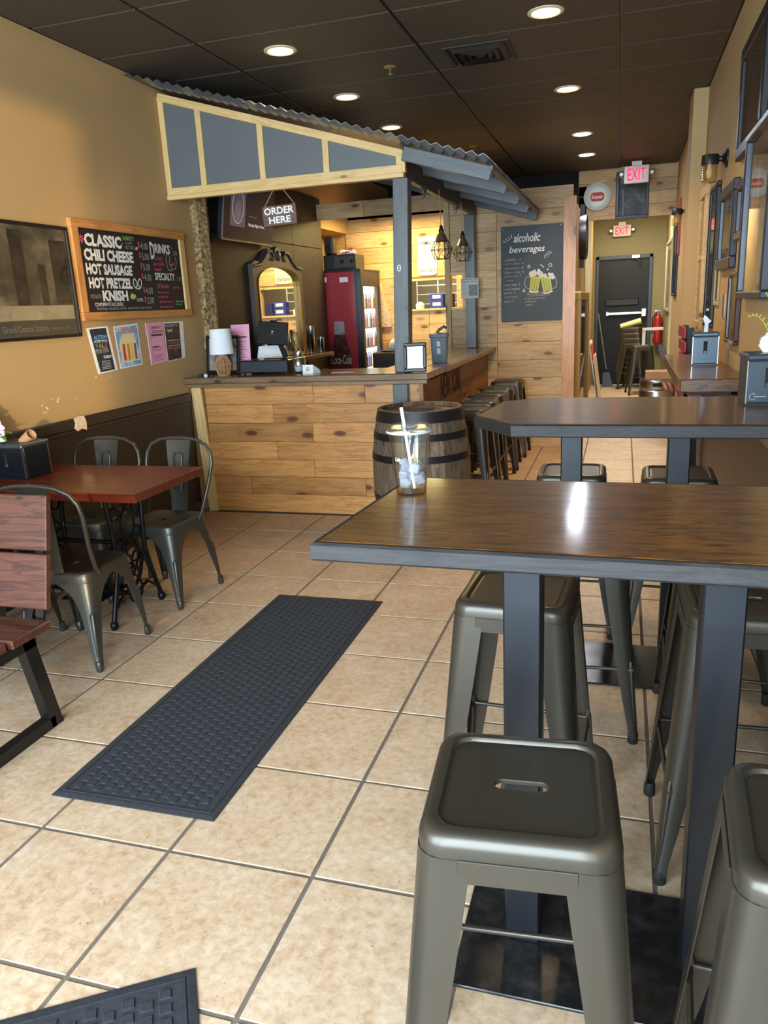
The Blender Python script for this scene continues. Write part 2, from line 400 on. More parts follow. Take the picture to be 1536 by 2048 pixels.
# ceiling slab with dropped tiles
ceiling = struct(MB().box(-1.5, -2.7, ZC + 0.012, 3.1, 10.05, ZC + 0.06).obj('ceiling', M_tbar))
xs = [XL, -0.385, 0.86, 2.105, XR]; ys = [4.74 + 0.615 * k for k in range(-6, 9)] + [10.02]
_cp = {}
for a in range(4):
    for b in range(len(ys) - 1):
        w_, d_ = xs[a + 1] - xs[a] - 0.02, ys[b + 1] - ys[b] - 0.02
        k = (round(w_, 3), round(d_, 3))
        if k not in _cp:
            _cp[k] = MB().cbox((0, 0, 0), (w_, d_, 0.014), 0.004).mesh('ceiling_tile'); _cp[k].materials.append(M_ceil)
        link(bpy.data.objects.new('ceiling_tile', _cp[k]), ceiling, Matrix.Translation(((xs[a] + xs[a + 1]) / 2, (ys[b] + ys[b + 1]) / 2, ZC + 0.005)))
# left wall with wainscot, rail, base
wl = struct(MB().box(XL - 0.3, -2.6, 0, XL, 7.22, ZC).obj('wall_left', M_wall))
MB().box(XL, -2.6, 0, XL + 0.012, 4.14, 0.90).obj('wainscot_panel', M_wains, wl)
for nm, z0, z1, d in (('chair_rail', 0.895, 0.965, 0.03), ('baseboard_moulding', 0.0, 0.10, 0.028)):
    MB().box(XL + 0.012 - 0.012, -2.6, z0, XL + d, 4.12, z1, 0.008).obj(nm, M_rail, wl)
MB().box(XL, -2.6, 0.87, XL + 0.018, 4.12, 0.897, 0.004).obj('rail_bead', M_rail, wl)
M_patch = plain('plaster_patch', (226, 204, 178), 0.9, 0, 0, 0.2, 30)
_p = MB().prism([(2.735, 0.905), (2.76, 0.885), (2.80, 0.895), (2.845, 0.88), (2.85, 0.93), (2.835, 0.972), (2.78, 0.975), (2.74, 0.965), (2.75, 0.935)], 0, 0.004)
_p.obj('plaster_patch', M_patch, wl, onL(0, 0, XL + 0.030))
for k, (y_, z_, s_) in enumerate([(2.525, 1.075, .012), (2.56, 1.055, .016), (2.53, 1.035, .008), (2.55, 1.033, .008), (2.66, 1.085, .013), (2.675, 1.10, .010), (2.82, 1.08, .009), (2.62, 1.10, .006), (3.05, 1.19, .009), (3.2, 1.18, .006)]):
    pts = [(s_ * (0.6 + 0.4 * math.sin(3 * a + k)) * math.cos(a), s_ * (0.7 + 0.4 * math.cos(2 * a + k)) * math.sin(a)) for a in [i * 2 * math.pi / 9 for i in range(9)]]
    MB().prism(pts, -0.001, 0.0012).obj('paint_chip', M_patch, wl, onL(y_, z_))
struct(MB().box(-1.70, 7.22, 0, -1.40, 14.2, ZC).obj('wall_alcove', M_wall))
# right wall
wr = struct(MB().box(XR, -2.6, 0, XR + 0.25, 10.0, ZC).obj('wall_right', M_wall))
MB().box(XR - 0.012, -2.6, 0, XR, 6.2, 0.90).obj('wainscot_panel', M_wains, wr)
MB().box(XR - 0.03, -2.6, 0.895, XR, 6.2, 0.965, 0.008).obj('chair_rail', M_rail, wr)
MB().box(XR - 0.028, -2.6, 0.0, XR, 6.2, 0.10, 0.008).obj('baseboard_moulding', M_rail, wr)
struct(MB().box(2.67, 6.2, 0, XR + 0.01, 6.62, ZC).obj('wall_pillar', M_wall))
# front wall behind the camera: piers, sill and lintel around two shop windows
wf = struct(MB().box(-1.4, -2.85, 0, 3.1, -2.65, 0.4).box(-1.4, -2.85, 2.85, 3.1, -2.65, ZC).box(-1.4, -2.85, 0.4, -1.05, -2.65, 2.85).box(0.65, -2.85, 0.4, 0.75, -2.65, 2.85).box(2.75, -2.85, 0.4, 3.1, -2.65, 2.85).obj('wall_front', M_wall))
# wall of pale boards behind the bar, with an opening
YW = 7.10
wb = struct(MB().box(0.36, YW + 0.018, 0, 0.41, YW + 0.08, 2.63).box(0.57, YW + 0.018, 1.49, 1.66, YW + 0.08, 1.86).box(0.41, YW + 0.018, 0, 1.66, YW + 0.08, 1.49).box(0.41, YW + 0.018, 1.86, 1.66, YW + 0.08, 2.62).obj('wall_back', M_pale))
z = 0.0; k = 0
random.seed(3)
while z < 2.6:
    z1 = min(z + 0.186, 2.63)
    segs = [(0.905, 1.575 if z1 < 2.5 else 1.665)] if True else []
    if z < 1.84 and z1 > 1.5: segs.append((0.575, 0.90))
    else: segs.append((0.415, 0.90))
    if k % 3 == 1: segs[0:1] = [(0.905, 1.30), (1.303, segs[0][1])] if z1 < 0.5 else segs[0:1]
    for a, b in segs: plankX('plank', M_pale, wb, a, b, YW + random.uniform(-0.002, 0.002), z + 0.0015, z1 - 0.0015, 0.02)
    z = z1; k += 1
plankZ('corner_board', M_pale, wb, 0.355, 0.413, YW - 0.02, YW + 0.02, 0, 2.60)
plankZ('end_board', M_pine, wb, 1.575, 1.70, YW - 0.022, YW, 0, 2.51)
for (a, b, c, d) in ((0.54, 0.585, 1.49, 1.86),): plankZ('opening_trim', M_strip, wb, a, b, YW - 0.012, YW + 0.05, c, d)
plankX('opening_trim', M_strip, wb, 0.41, 0.54, YW - 0.008, 1.83, 1.86, 0.06); plankX('opening_trim', M_strip, wb, 0.41, 0.56, YW - 0.012, 1.475, 1.495, 0.08)
# header board over the service alcove
hb = struct(MB().box(-1.08, YW + 0.02, 2.49, 0.36, YW + 0.06, 2.64).obj('trim_1', M_pale))
for a, b in ((-1.08, -0.52), (-0.517, 0.36)): plankX('plank', M_pale, hb, a, b, YW, 2.485, 2.645, 0.02)
# yellow-lit board wall of the alcove with pass-through
YK = 8.20
wk = struct(MB().box(-1.4, YK + 0.02, 0, -0.34, YK + 0.08, 2.62).box(0.25, YK + 0.02, 0, 0.95, YK + 0.08, 2.62).box(-0.34, YK + 0.02, 0, 0.25, YK + 0.08, 1.49).box(-0.34, YK + 0.02, 1.83, 0.25, YK + 0.08, 2.62).obj('wall_alcove_back', M_pale))
z = 0.94
while z < 2.6:
    z1 = min(z + 0.186, 2.62)
    segs = [(-1.12, -0.35), (0.25, 0.95)] if (z < 1.83 and z1 > 1.5) else ([(-1.12, -0.1), (-0.097, 0.95)] if int(z * 10) % 2 else [(-1.12, 0.95)])
    for a, b in segs: plankX('plank', M_pale, wk, a, b, YK, z + 0.0015, z1 - 0.0015, 0.02)
    z = z1
plankX('sill_board', M_strip, wk, -0.36, 0.27, YK - 0.03, 1.475, 1.495, 0.13); plankX('opening_trim', M_strip, wk, -0.36, 0.27, YK - 0.004, 1.825, 1.85, 0.09)
struct(MB().box(-1.4, 10.02, 2.45, 1.556, 10.08, ZC + .01).obj('shade_backdrop', M_dark))  # black sheet added for the unlit open space above the board walls
struct(MB().box(-1.4, 8.2, 2.58, 1.60, 10.1, 2.62).obj('ceiling_kitchen', M_tbar))
struct(MB().box(XL - .3, 7.22, 2.42, XL, 10.1, ZC).obj('wall_left_upper', M_wall))
struct(MB().box(0.95, 7.2, 0, 1.05, 8.3, 2.62).obj('wall_kitchen_side', M_wall))
struct(MB().box(-1.4, 10.2, 0, 1.60, 10.3, 2.62).obj('wall_kitchen_back', M_wall2))
# hall to the back door
wh = struct(MB().box(1.56, 7.18, 0, 1.66, 10.0, 2.52).box(1.56, 10.0, 0, 1.66, 14.0, 2.95).obj('wall_hall_left', M_wall))
struct(MB().box(2.83, 10.0, 0, 3.03, 14.0, ZC).obj('wall_hall_right', M_wall2))
wd_ = struct(MB().box(1.5, 13.2, 0, 1.70, 13.35, 2.19).box(2.62, 13.2, 0, 2.9, 13.35, 2.19).box(1.5, 13.2, 2.19, 2.9, 13.35, 2.95).obj('wall_hall_end', M_wall2))
for k in range(11):
    z0 = 2.20 + 0.2 * (k % 3) if k < 6 else 0.2 * (k - 6) * 1.0
    if k < 3: MB().box(1.66, 13.196, z0 + 0.19, 2.83, 13.2, z0 + 0.194).obj('block_joint', M_wall2, wd_)
struct(MB().box(1.5, 10.08, 2.93, 3.0, 14.0, 3.0).obj('ceiling_hall', M_wall2))
hw = struct(MB().box(1.556, 10.02, 2.52, 2.83, 10.07, ZC + 0.01).obj('trim_2', M_pale))
for k in range(4):
    z0 = 2.52 + k * 0.1525
    sp = [(1.556, 2.05), (2.053, 2.83)] if k % 2 else [(1.556, 2.30), (2.303, 2.83)]
    for a, b in sp: plankX('plank', M_pale, hw, a, b, 10.0, z0 + 0.001, z0 + 0.1515, 0.02)
struct(plankZ('trim_3', M_cream, None, 1.66, 1.735, 9.98, 10.06, 0, 2.52)); struct(plankZ('trim_4', M_cream, None, 2.76, 2.83, 10.02, 10.08, 0, 2.52))
d1 = struct(MB().box(1.75, 13.21, 0.01, 2.575, 13.26, 2.145, 0.004).obj('door_1', plain('black_steel_door', (13, 13, 15), 0.5, 0.1, 0.0)))
M_dfr = plain('door_frame_paint', (70, 74, 86), 0.4, 0.2)
MB().box(1.70, 13.15, 0, 1.752, 13.24, 2.20, 0.004).box(2.573, 13.15, 0, 2.625, 13.24, 2.20, 0.004).box(1.70, 13.15, 2.147, 2.625, 13.24, 2.20, 0.004).obj('door_frame', M_dfr, d1)
MB().box(1.88, 13.13, 1.215, 2.50, 13.17, 1.262, 0.006).obj('push_bar', M_steel, d1)
MB().box(2.47, 13.12, 1.17, 2.55, 13.21, 1.31, 0.008).box(1.88, 13.15, 1.20, 1.93, 13.21, 1.275, 0.005).obj('latch_case', M_steel, d1)
MB().box(1.87, 13.17, 1.37, 2.42, 13.205, 1.48, 0.01).obj('door_plate', M_black, d1)
MB().box(2.28, 13.12, 2.14, 2.42, 13.2, 2.20, 0.006).tube([(2.35, 13.13, 2.14), (2.41, 13.0, 2.09), (2.44, 13.16, 2.06)], 0.008).obj('door_closer', M_steel, d1)

# ================================================================== STOOLS, CHAIRS
def rrect(a, b, r, N, z, cx=0.0, cy=0.0):
    out = []
    for i in range(N):
        t = 2 * math.pi * (i + 0.5) / N; c, s_ = math.cos(t), math.sin(t)
        k = min(a / max(abs(c), 1e-6), b / max(abs(s_), 1e-6))
        x, y = c * k, s_ * k
        if abs(x) > a - r and abs(y) > b - r:      # corner: intersect ray with the corner arc
            ox, oy = math.copysign(a - r, x), math.copysign(b - r, y)
            bb = c * ox + s_ * oy; cc = ox * ox + oy * oy - r * r
            k = bb + math.sqrt(max(bb * bb - cc, 0)); x, y = c * k, s_ * k
        out.append((x + cx, y + cy, z))
    return out
def leg_shell(top, bot, levels, th=0.003, nc=5):
    """folded sheet-steel leg: rounded L profile. levels: (t along leg 0 top..1 foot, flange width, corner radius); sx, sy from the corner's sign"""
    sx, sy = math.copysign(1, top[0]), math.copysign(1, top[1]); rings = []
    for t, w, rad in levels:
        cx, cy, cz = (top[i] + (bot[i] - top[i]) * t for i in range(3))
        rad = min(rad, w * 0.9); o = []; n_ = []
        o.append((-w, 0)); n_.append((0, -1))
        for k in range(nc + 1):
            a = math.pi / 2 * (1 - k / nc); o.append((-rad + rad * math.cos(a), -rad + rad * math.sin(a))); n_.append((-math.cos(a), -math.sin(a)))
        o.append((0, -w)); n_.append((-1, 0))
        inner = [(p[0] + q[0] * th, p[1] + q[1] * th) for p, q in zip(o, n_)]
        loop = o + inner[::-1]
        rings.append([(cx + sx * p[0], cy + sy * p[1], cz) for p in loop])
    return MB().loft(rings)
def make_stool(name, label, group):
    t = thing(name, label, 'stool', (0, 0, 0), 0, group)
    N = 64; H = 0.762
    rings = [rrect(.1555, .1555, .042, N, .722), rrect(.1548, .1548, .042, N, .741), rrect(.1515, .1515, .042, N, .751), rrect(.1455, .1455, .040, N, .759), rrect(.138, .138, .038, N, H),
             rrect(.1275, .1275, .034, N, H), rrect(.1262, .1262, .033, N, .7608), rrect(.1232, .1232, .032, N, .7552), rrect(.1215, .1215, .031, N, .7548), rrect(.119, .119, .030, N, .7558), rrect(.112, .112, .029, N, .7558)]
    st = lambda z, g=0.0: rrect(.044 + g, .0125 + g, .0124 + g, N, z)
    rings += [st(.7558, .014), st(.7558, .005), st(.7554, .001), st(.752), st(.748)]
    rings += [st(.7475, .02), rrect(.135, .135, .03, N, .7475), rrect(.1525, .1525, .040, N, .735), rrect(.1535, .1535, .040, N, .722)]
    b = MB(); b.loft(rings + [rings[0]], False, False)
    b.obj('seat', M_gun, t, I4, 40)
    for k in range(4):
        Mr = Matrix.Rotation(k * math.pi / 2, 4, 'Z')
        MB().box(-.090, -.1586, .683, .090, -.1555, .7235, 0.001).obj('apron', M_gun, t, Mr)
        sgn = (Mr @ Vector((1, -1, 0)))
        sx, sy = round(sgn.x), round(sgn.y)
        top = (sx * .1565, sy * .1565, .7225); bot = (sx * .213, sy * .213, .028)
        lg = leg_shell(top, bot, [(0, .088, .042), (.12, .084, .040), (.35, .074, .036), (.6, .060, .030), (.8, .046, .024), (.93, .034, .018), (1, .030, .016)]).obj('leg', M_gun, t, I4, 35)
        a, c = Vector(top), Vector(bot); p = a.lerp(c, .60); q = a.lerp(c, .94); inn = Vector((-sx * .010, -sy * .010, 0))
        MB().tube([p + inn, p.lerp(q, .08) + inn, p.lerp(q, .92) + inn, q + inn], [.004, .0095, .0085, .004], 8).obj('rib', M_gun, lg, I4, 50)
        MB().lathe([(.014, .045), (.017, .04), (.018, .004), (.016, 0)], 14, (sx * .197, sy * .197, 0)).obj('foot', M_rub, lg, I4, 40)
        e = .188
        MB().tube([(-e, -e + .004, .275), (-e + .03, -e + .004, .275), (e - .03, -e + .004, .275), (e, -e + .004, .275)], [.0085, .0062, .0062, .0085], 8).obj('crossbar', M_gun, t, Mr, 50)
    return t
GS = 'gunmetal bar stools'
stool0 = make_stool('bar_stool', 'gunmetal bar stool nearest the camera, whole seat with oval slot in view', GS + ' at the near table')
M0 = Matrix.Translation((2.03, -0.07, 0)) @ Matrix.Rotation(R(4.5), 4, 'Z'); stool0.matrix_basis = M0; W[stool0] = M0
dup(stool0, (2.505, -0.075, 0), R(-3), 'gunmetal bar stool cut off by the right and bottom picture edges', GS + ' at the near table')
dup(stool0, (1.912, 0.842, 0), R(-3), 'gunmetal bar stool under the left end of the near table, bare blue post before it', GS + ' at the near table')
dup(stool0, (2.50, 0.87, 0), R(2), 'gunmetal bar stool half hidden behind the right blue post of the near table', GS + ' at the near table')
dup(stool0, (2.045, 1.545, 0), R(2), 'gunmetal bar stool whose legs alone show beneath the near table by second floor plate', GS + ' at the second table')
dup(stool0, (2.535, 1.545, 0), R(-2), 'gunmetal bar stool whose legs show at the right edge beneath the near table', GS + ' at the second table')
dup(stool0, (1.962, 2.425, 0), R(1), 'gunmetal bar stool behind the left blue post of the second table', GS + ' at the second table')
dup(stool0, (2.43, 2.40, 0), R(-1), 'gunmetal bar stool behind the right blue post of the second table', GS + ' at the second table')
for k, (x_, y_, a_, lb) in enumerate([(1.065, 6.70, 0, 'farthest of the bar stools lined up along the bar, before the pale board wall'),
                                      (1.055, 6.06, 3, 'second farthest bar stool in the row along the bar'),
                                      (1.05, 5.55, -2, 'third farthest bar stool in the row along the bar'),
                                      (1.05, 5.08, 2, 'fourth farthest bar stool in the row along the bar'),
                                      (1.05, 4.62, -2, 'nearest bar stool in the row along the bar, right behind the barrel')]):
    dup(stool0, (x_, y_, 0), R(a_), lb, 'bar stools along the bar')
dup(stool0, (2.47, 11.85, 0), R(8), 'lone bar stool standing before the black back door', 'bar stools by the back door')

def make_chair(name, label, group):
    t = thing(name, label, 'chair', (0, 0, 0), 0, group)      # sitter faces -Y, back at +Y
    N = 56; H = 0.452
    rings = [rrect(.178, .178, .055, N, .400), rrect(.178, .178, .055, N, .436), rrect(.174, .174, .055, N, .448), rrect(.165, .165, .05, N, H), rrect(.150, .150, .045, N, H), rrect(.140, .140, .04, N, .447),
             rrect(.02, .02, .01, N, .444), rrect(.02, .02, .01, N, .440), rrect(.17, .17, .05, N, .44), rrect(.176, .176, .054, N, .400)]
    MB().loft(rings + [rings[0]], False, False).obj('seat', M_gunchair, t, I4, 40)
    for sx in (-1, 1):
        for sy in (-1, 1):
            top = (sx * .179, sy * .179, .405); bot = (sx * .208, sy * (.225 if sy > 0 else .212), .02)
            lv = [(0, .176, .055), (.04, .150, .052), (.09, .120, .05), (.16, .095, .045), (.26, .074, .04), (.40, .060, .034), (.6, .048, .028), (.8, .036, .022), (1, .026, .016)]
            lg = leg_shell(top, bot, lv).obj('leg', M_gunchair, t, I4, 35)
            a, c = Vector(top), Vector(bot); p = a.lerp(c, .34); q = a.lerp(c, .90); inn = Vector((-sx * .011, -sy * .011, 0))
            MB().tube([p + inn, p.lerp(q, .06) + inn, p.lerp(q, .94) + inn, q + inn], [.004, .012, .009, .004], 8).obj('rib', M_gunchair, lg, I4, 50)
            MB().lathe([(.012, .05), (.0155, .045), (.0165, .004), (.014, 0)], 12, (bot[0] - sx * .012, bot[1] - sy * .012, 0)).obj('foot', M_gunchair, lg, I4, 40)
    half = [(.176, .085, .425), (.183, .12, .47), (.200, .165, .58), (.216, .195, .68), (.222, .208, .73), (.214, .218, .785), (.185, .226, .83), (.130, .232, .856), (.06, .235, .866)]
    pts = [(-x, y, z) for x, y, z in half] + [(0, .235, .868)] + half[::-1]
    MB().tube(pts, .0105, 10).obj('back_hoop', M_gunchair, t, I4, 60)
    b = MB(); rg = []
    for z, y, w in ((.425, .160, .052), (.50, .172, .055), (.62, .188, .062), (.75, .208, .072), (.83, .223, .080), (.862, .232, .083)):
        rg.append([(-w, y, z), (0, y + .008, z), (w, y, z), (w, y + .003, z), (0, y + .011, z), (-w, y + .003, z)])
    sp = b.loft(rg).obj('back_splat', M_gunchair, t, I4, 30)
    for off in (-.0035,):
        MB().tube([(-.022, .1785 + off, .57), (-.030, .2065 + off, .755), (-.022, .213 + off, .785), (.022, .213 + off, .785), (.030, .2065 + off, .755), (.022, .1785 + off, .57)], .0035, 6).obj('emboss', M_gunchair, sp, I4, 60)
    return t
ch = make_chair('metal_chair', 'gunmetal metal chair behind the red table, its back against the pine counter end', 'metal chairs at the red table')
Mc = Matrix.Translation((-.275, 2.40, 0)) @ Matrix.Rotation(R(-3), 4, 'Z'); ch.matrix_basis = Mc; W[ch] = Mc
dup(ch, (-.745, 2.40, 0), R(2), 'gunmetal metal chair behind the red table, its back before the dark wainscot', 'metal chairs at the red table')
dup(ch, (-.262, 1.648, 0), R(183), 'gunmetal metal chair on the near side of the red table, seen from behind', 'metal chairs at the red table')
dup(ch, (-.76, 1.62, 0), R(178), 'gunmetal metal chair hidden behind the walnut bench back, only feet showing', 'metal chairs at the red table')

# ================================================================== BAR TABLES
def bar_table(label, poly, z, th, legs, plate, ly):
    t = thing('bar_table', label, 'table', ((poly[0][0] + 2.78) / 2, ly, 0))
    cx = sum(p[0] for p in poly) / len(poly); cy = sum(p[1] for p in poly) / len(poly)
    Mt = Matrix.Translation((cx, cy, 0)); loc = [(p[0] - cx, p[1] - cy) for p in poly]
    ins = lambda d: [(x - math.copysign(d, x), y - math.copysign(d, y)) for x, y in loc]
    rings = [[(x, y, z - .012) for x, y in ins(.013)], [(x, y, z - .0015) for x, y in ins(.013)], [(x, y, z) for x, y in ins(.015)]]
    MB().loft(rings).obj('tabletop', M_table, t, Mt)
    rings = [[(x, y, z - th) for x, y in ins(.003)], [(x, y, z - th + .004) for x, y in loc], [(x, y, z - .006) for x, y in loc], [(x, y, z - .001) for x, y in ins(.005)], [(x, y, z - .001) for x, y in ins(.0128)], [(x, y, z - .011) for x, y in ins(.0128)]]
    MB().loft(rings).obj('edge_band', M_tedge, t, Mt)
    for lx in legs:
        lg = MB().box(lx, ly - .0415, .008, lx + .083, ly + .0415, z - th, .004).obj('leg', M_leg, t)
        MB().box(lx - .05, ly - .13, z - th - .008, lx + .133, ly + .13, z - th).obj('mounting_plate', M_leg, lg)
    MB().box(*plate[:2], 0.0, *plate[2:], .009, .002).obj('floor_plate', M_plate, t)
    return t
bar_table('long dark varnished bar table nearest the camera, plastic cup on it', [(1.60, .115), (2.782, .085), (2.782, .675), (1.64, .705)], 1.105, .038, (1.936, 2.342), (1.83, .205, 2.56, .608), .41)
bar_table('dark varnished bar table with clipped corners, second from the camera', [(1.79, 1.585), (2.782, 1.56), (2.782, 2.35), (1.80, 2.38), (1.66, 2.26), (1.615, 1.82)], 1.105, .048, (1.945, 2.352), (1.85, 1.765, 2.56, 2.165), 1.965)
t3 = thing('wall_counter', 'narrow dark varnished wall counter beyond the second bar table', 'counter', (2.6, 3.9, 1.1))
MB().box(-.16, -.90, 0, .16, .90, .070, .006).obj('tabletop', M_table, t3, Matrix.Translation((2.622, 3.97, 1.035)))
for y_ in (3.4, 4.5): MB().box(2.52, y_, .985, 2.78, y_ + .04, 1.035).box(2.75, y_, .75, 2.78, y_ + .04, 1.0).obj('bracket', M_leg, t3)

# plastic cup
cp = thing('plastic_cup', 'clear plastic cup of melting ice with lid and white straw', 'cup', (1.695, .53, 1.105))
B_ = Matrix.Translation((1.695, .53, 1.105))
MB().lathe([(.034, .0), (.036, .003), (.0475, .147), (.0485, .149), (.0475, .151), (.0462, .148), (.0348, .005), (.002, .004)], 36, cap=True).obj('cup_body', M_cupm, cp, B_, 40)
M_lid = clear('lid_plastic', (0.95, .96, .97), 1.6, .15, 2.0)
ld = MB().lathe([(.0475, .148), (.0525, .147), (.053, .153), (.0485, .163), (.046, .165), (.044, .160), (.020, .160), (.018, .163), (.001, .163)], 36).obj('lid', M_lid, cp, B_, 40)
MB().lathe([(.0528, .1475), (.0545, .149), (.0545, .1515), (.0528, .153)], 36, cap=False).obj('lid_rim', plain('lid_edge', (176, 182, 188), .25), ld, B_, 40)
M_straw = plain('white_straw', (212, 216, 218), .4, 0, 0, .02, 5)
MB().tube([(.010, -.004, .012), (-.018, .004, .205)], .0042, 10).obj('straw', M_straw, cp, B_, 60)
MB().lathe([(.0345, .004), (.0358, .020), (.001, .020)], 28).obj('coffee_dregs', clear('coffee_liquid', (.95, .86, .70), 1.33, .02, .6), cp, B_, 40)
def frosty(name, c, tr=.5):
    s = NT(name); t_ = s.n('ShaderNodeBsdfTransparent'); mx = s.n('ShaderNodeMixShader'); mx.inputs[0].default_value = tr
    s.b.inputs['Base Color'].default_value = lin(c); s.p(Roughness=.15); s.b.inputs['Subsurface Weight'].default_value = 0
    s.l(t_.outputs[0], mx.inputs[1]); s.l(s.b.outputs[0], mx.inputs[2]); s.l(mx.outputs[0], s.out.inputs['Surface']); return s.m
M_ice = frosty('ice', (176, 176, 184), .5)
random.seed(11)
for k in range(15):
    a = random.uniform(0, 6.28); rad = random.uniform(.008, .022); s_ = random.uniform(.018, .026)
    Mi = B_ @ Matrix.Translation((rad * math.cos(a), rad * math.sin(a), .024 + .0036 * k)) @ Matrix.Rotation(random.uniform(0, 3), 4, 'X') @ Matrix.Rotation(random.uniform(0, 3), 4, 'Z')
    MB().cbox((0, 0, 0), (s_, s_, s_ * .8), .003).obj('ice_cube', M_ice, cp, Mi, 30)
M_gold = plain('printed_gold', (222, 172, 66), .4)
def on_cyl(me_pts, r, a0, z0, M, name, mat, parent):
    b = MB()
    for p in me_pts: b.ribbon(p, .0022, 0, .0004)
    b.v = [(r * math.cos(a0 + x / r), r * math.sin(a0 + x / r), z0 + y) for x, y, z in b.v]
    return b.obj(name, mat, parent, M)
on_cyl([[(-.008, 0), (-.007, .012), (-.004, .020), (-.001, .014), (0, .004), (.001, .014), (.004, .020), (.007, .012), (.008, 0)]], .0437, R(-62), .080, B_, 'printed_arches', M_gold, cp)
tm = text_mesh('Cafe', .016, .009, .01, .2); tm.materials.clear(); tm.materials.append(M_white)
for v in tm.vertices:
    x, y = v.co.x, v.co.y; a_ = R(-128) + x / .0432; v.co = (.0434 * math.cos(a_), .0434 * math.sin(a_), .084 + y)
link(bpy.data.objects.new('lettering', tm), cp, B_)

# napkin dispensers
M_disp = plain('dispenser_grey_steel', (70, 79, 88), .38, .5)
M_dispd = plain('dispenser_black', (30, 33, 38), .3, .4, .2)
def napkins(parent, M, seeds, mat=M_paper, n=2, s_=1.0):
    for k in range(n):
        random.seed(seeds + k); b = MB(); rings = []
        ax = random.uniform(-.03, .03); lean = random.uniform(-.5, .5)
        for i in range(6):
            h = i / 5 * .075 * s_; w = (.016 + .030 * math.sin(i / 5 * 2.6)) * s_
            o = Vector((ax + lean * h + .01 * math.sin(3 * i + k), -.01 + .02 * k + .35 * h * (1 if k else -1), h))
            rings.append([o + Vector((-w, 0, 0)), o + Vector((-.3 * w, .008 + .1 * h, 0)), o + Vector((w, -.003, .004)), o + Vector((w, 0, .004)), o + Vector((-.3 * w, .011 + .1 * h, 0)), o + Vector((-w, .003, 0))])
        b.loft(rings).obj('napkin', mat, parent, M, 60)
def dispenser(label, loc, a, w, d, h, body, seeds, edge=True, mark=False, nap=True):
    t = thing('napkin_dispenser', label, 'dispenser', loc, a, 'napkin dispensers')
    M = lay(*loc, a)
    MB().box(-w / 2, -d / 2 + .01, .008, w / 2, d / 2 - .01, h - .012, .006).obj('housing', body, t, M, 30)
    fc = MB().box(-w / 2, -d / 2, .010, w / 2, -d / 2 + .012, h - .025, .004).obj('face_plate', body, t, M, 30)
    MB().box(-w / 2 - .002, -d / 2 - .002, h - .024, w / 2 + .002, d / 2 + .002, h, .006).obj('lid', M_disp, t, M, 30)
    MB().box(-w / 2 - .001, -d / 2 - .001, .008, -w / 2 + .003, -d / 2 + .005, h - .024).box(w / 2 - .003, -d / 2 - .001, .008, w / 2 + .001, -d / 2 + .005, h - .024).box(w / 2 - .003, d / 2 - .014, .008, w / 2 + .001, d / 2 - .008, h - .024).obj('edge_trim', M_steel, t, M)
    MB().box(-w / 2 + .004, -d / 2 + .004, 0, w / 2 - .004, d / 2 - .004, .010).obj('base', M_black, t, M)
    MB().box(-.011, -d / 2 - .004, h * .36, .011, -d / 2 - .0005, h * .74, .003).obj('level_window', M_dark, fc, M)
    MB().box(-.009, -d / 2 - .006, h * .36, .009, -d / 2 - .002, h * .45, .002).obj('window_slide', M_disp, fc, M)
    if mark:
        MB().ribbon([(.012 * math.cos(a_), .012 * math.sin(a_)) for a_ in [R(40 + 28 * i) for i in range(11)]], .002).xf(M @ onB(-.06 + .01, .035, -d / 2 - .0005)).obj('printed_mark', M_chalk2, fc)
        MB().ribbon([(0, 0), (.042, 0)], .003).xf(M @ onB(-.045, .035, -d / 2 - .0005)).obj('printed_mark', M_chalk2, fc)
    if nap: napkins(t, M @ Matrix.Translation((0, 0, h - .002)), seeds)
    return t, M
dispenser('blue-grey napkin dispenser on the second bar table, cut by the right picture edge', (2.70, 2.12, 1.105), R(3), .15, .17, .195, M_disp, 5, mark=True)
dispenser('blue-grey napkin dispenser standing on the narrow wall counter', (2.655, 3.95, 1.105), R(-3), .145, .14, .195, M_disp, 21, nap=False)
M_w = lay(2.655, 3.95, 1.30)
d3, _ = None, None
tn = [o for o in col.objects if o.name.startswith('napkin_dispenser') and o.type == 'EMPTY'][-1]
MB().loft([[(-.012, -.004, 0), (.012, -.004, 0), (.012, .004, 0), (-.012, .004, 0)], [(-.008, -.006, .05), (.012, -.006, .05), (.012, .006, .05), (-.008, .006, .05)], [(-.02, -.008, .075), (.028, -.008, .062), (.028, .01, .062), (-.02, .01, .078)], [(-.012, -.004, .10), (0, -.004, .092), (0, .004, .092), (-.012, .004, .10)]]).obj('napkin', M_paper, tn, M_w, 50)
dL, ML = dispenser('black napkin dispenser with flowers on the red table', (-.905, 2.10, .75), R(-4), .235, .19, .19, M_dispd, 9, nap=False)
MB().lathe([(.001, 0), (.020, .0), (.026, .05), (.030, .085), (.028, .085), (.022, .05), (.016, .004)], 12).xf(Matrix.Translation((.03, 0, .19)) @ Matrix.Rotation(R(62), 4, 'Y')).obj('napkin', M_kraft, dL, ML, 40)
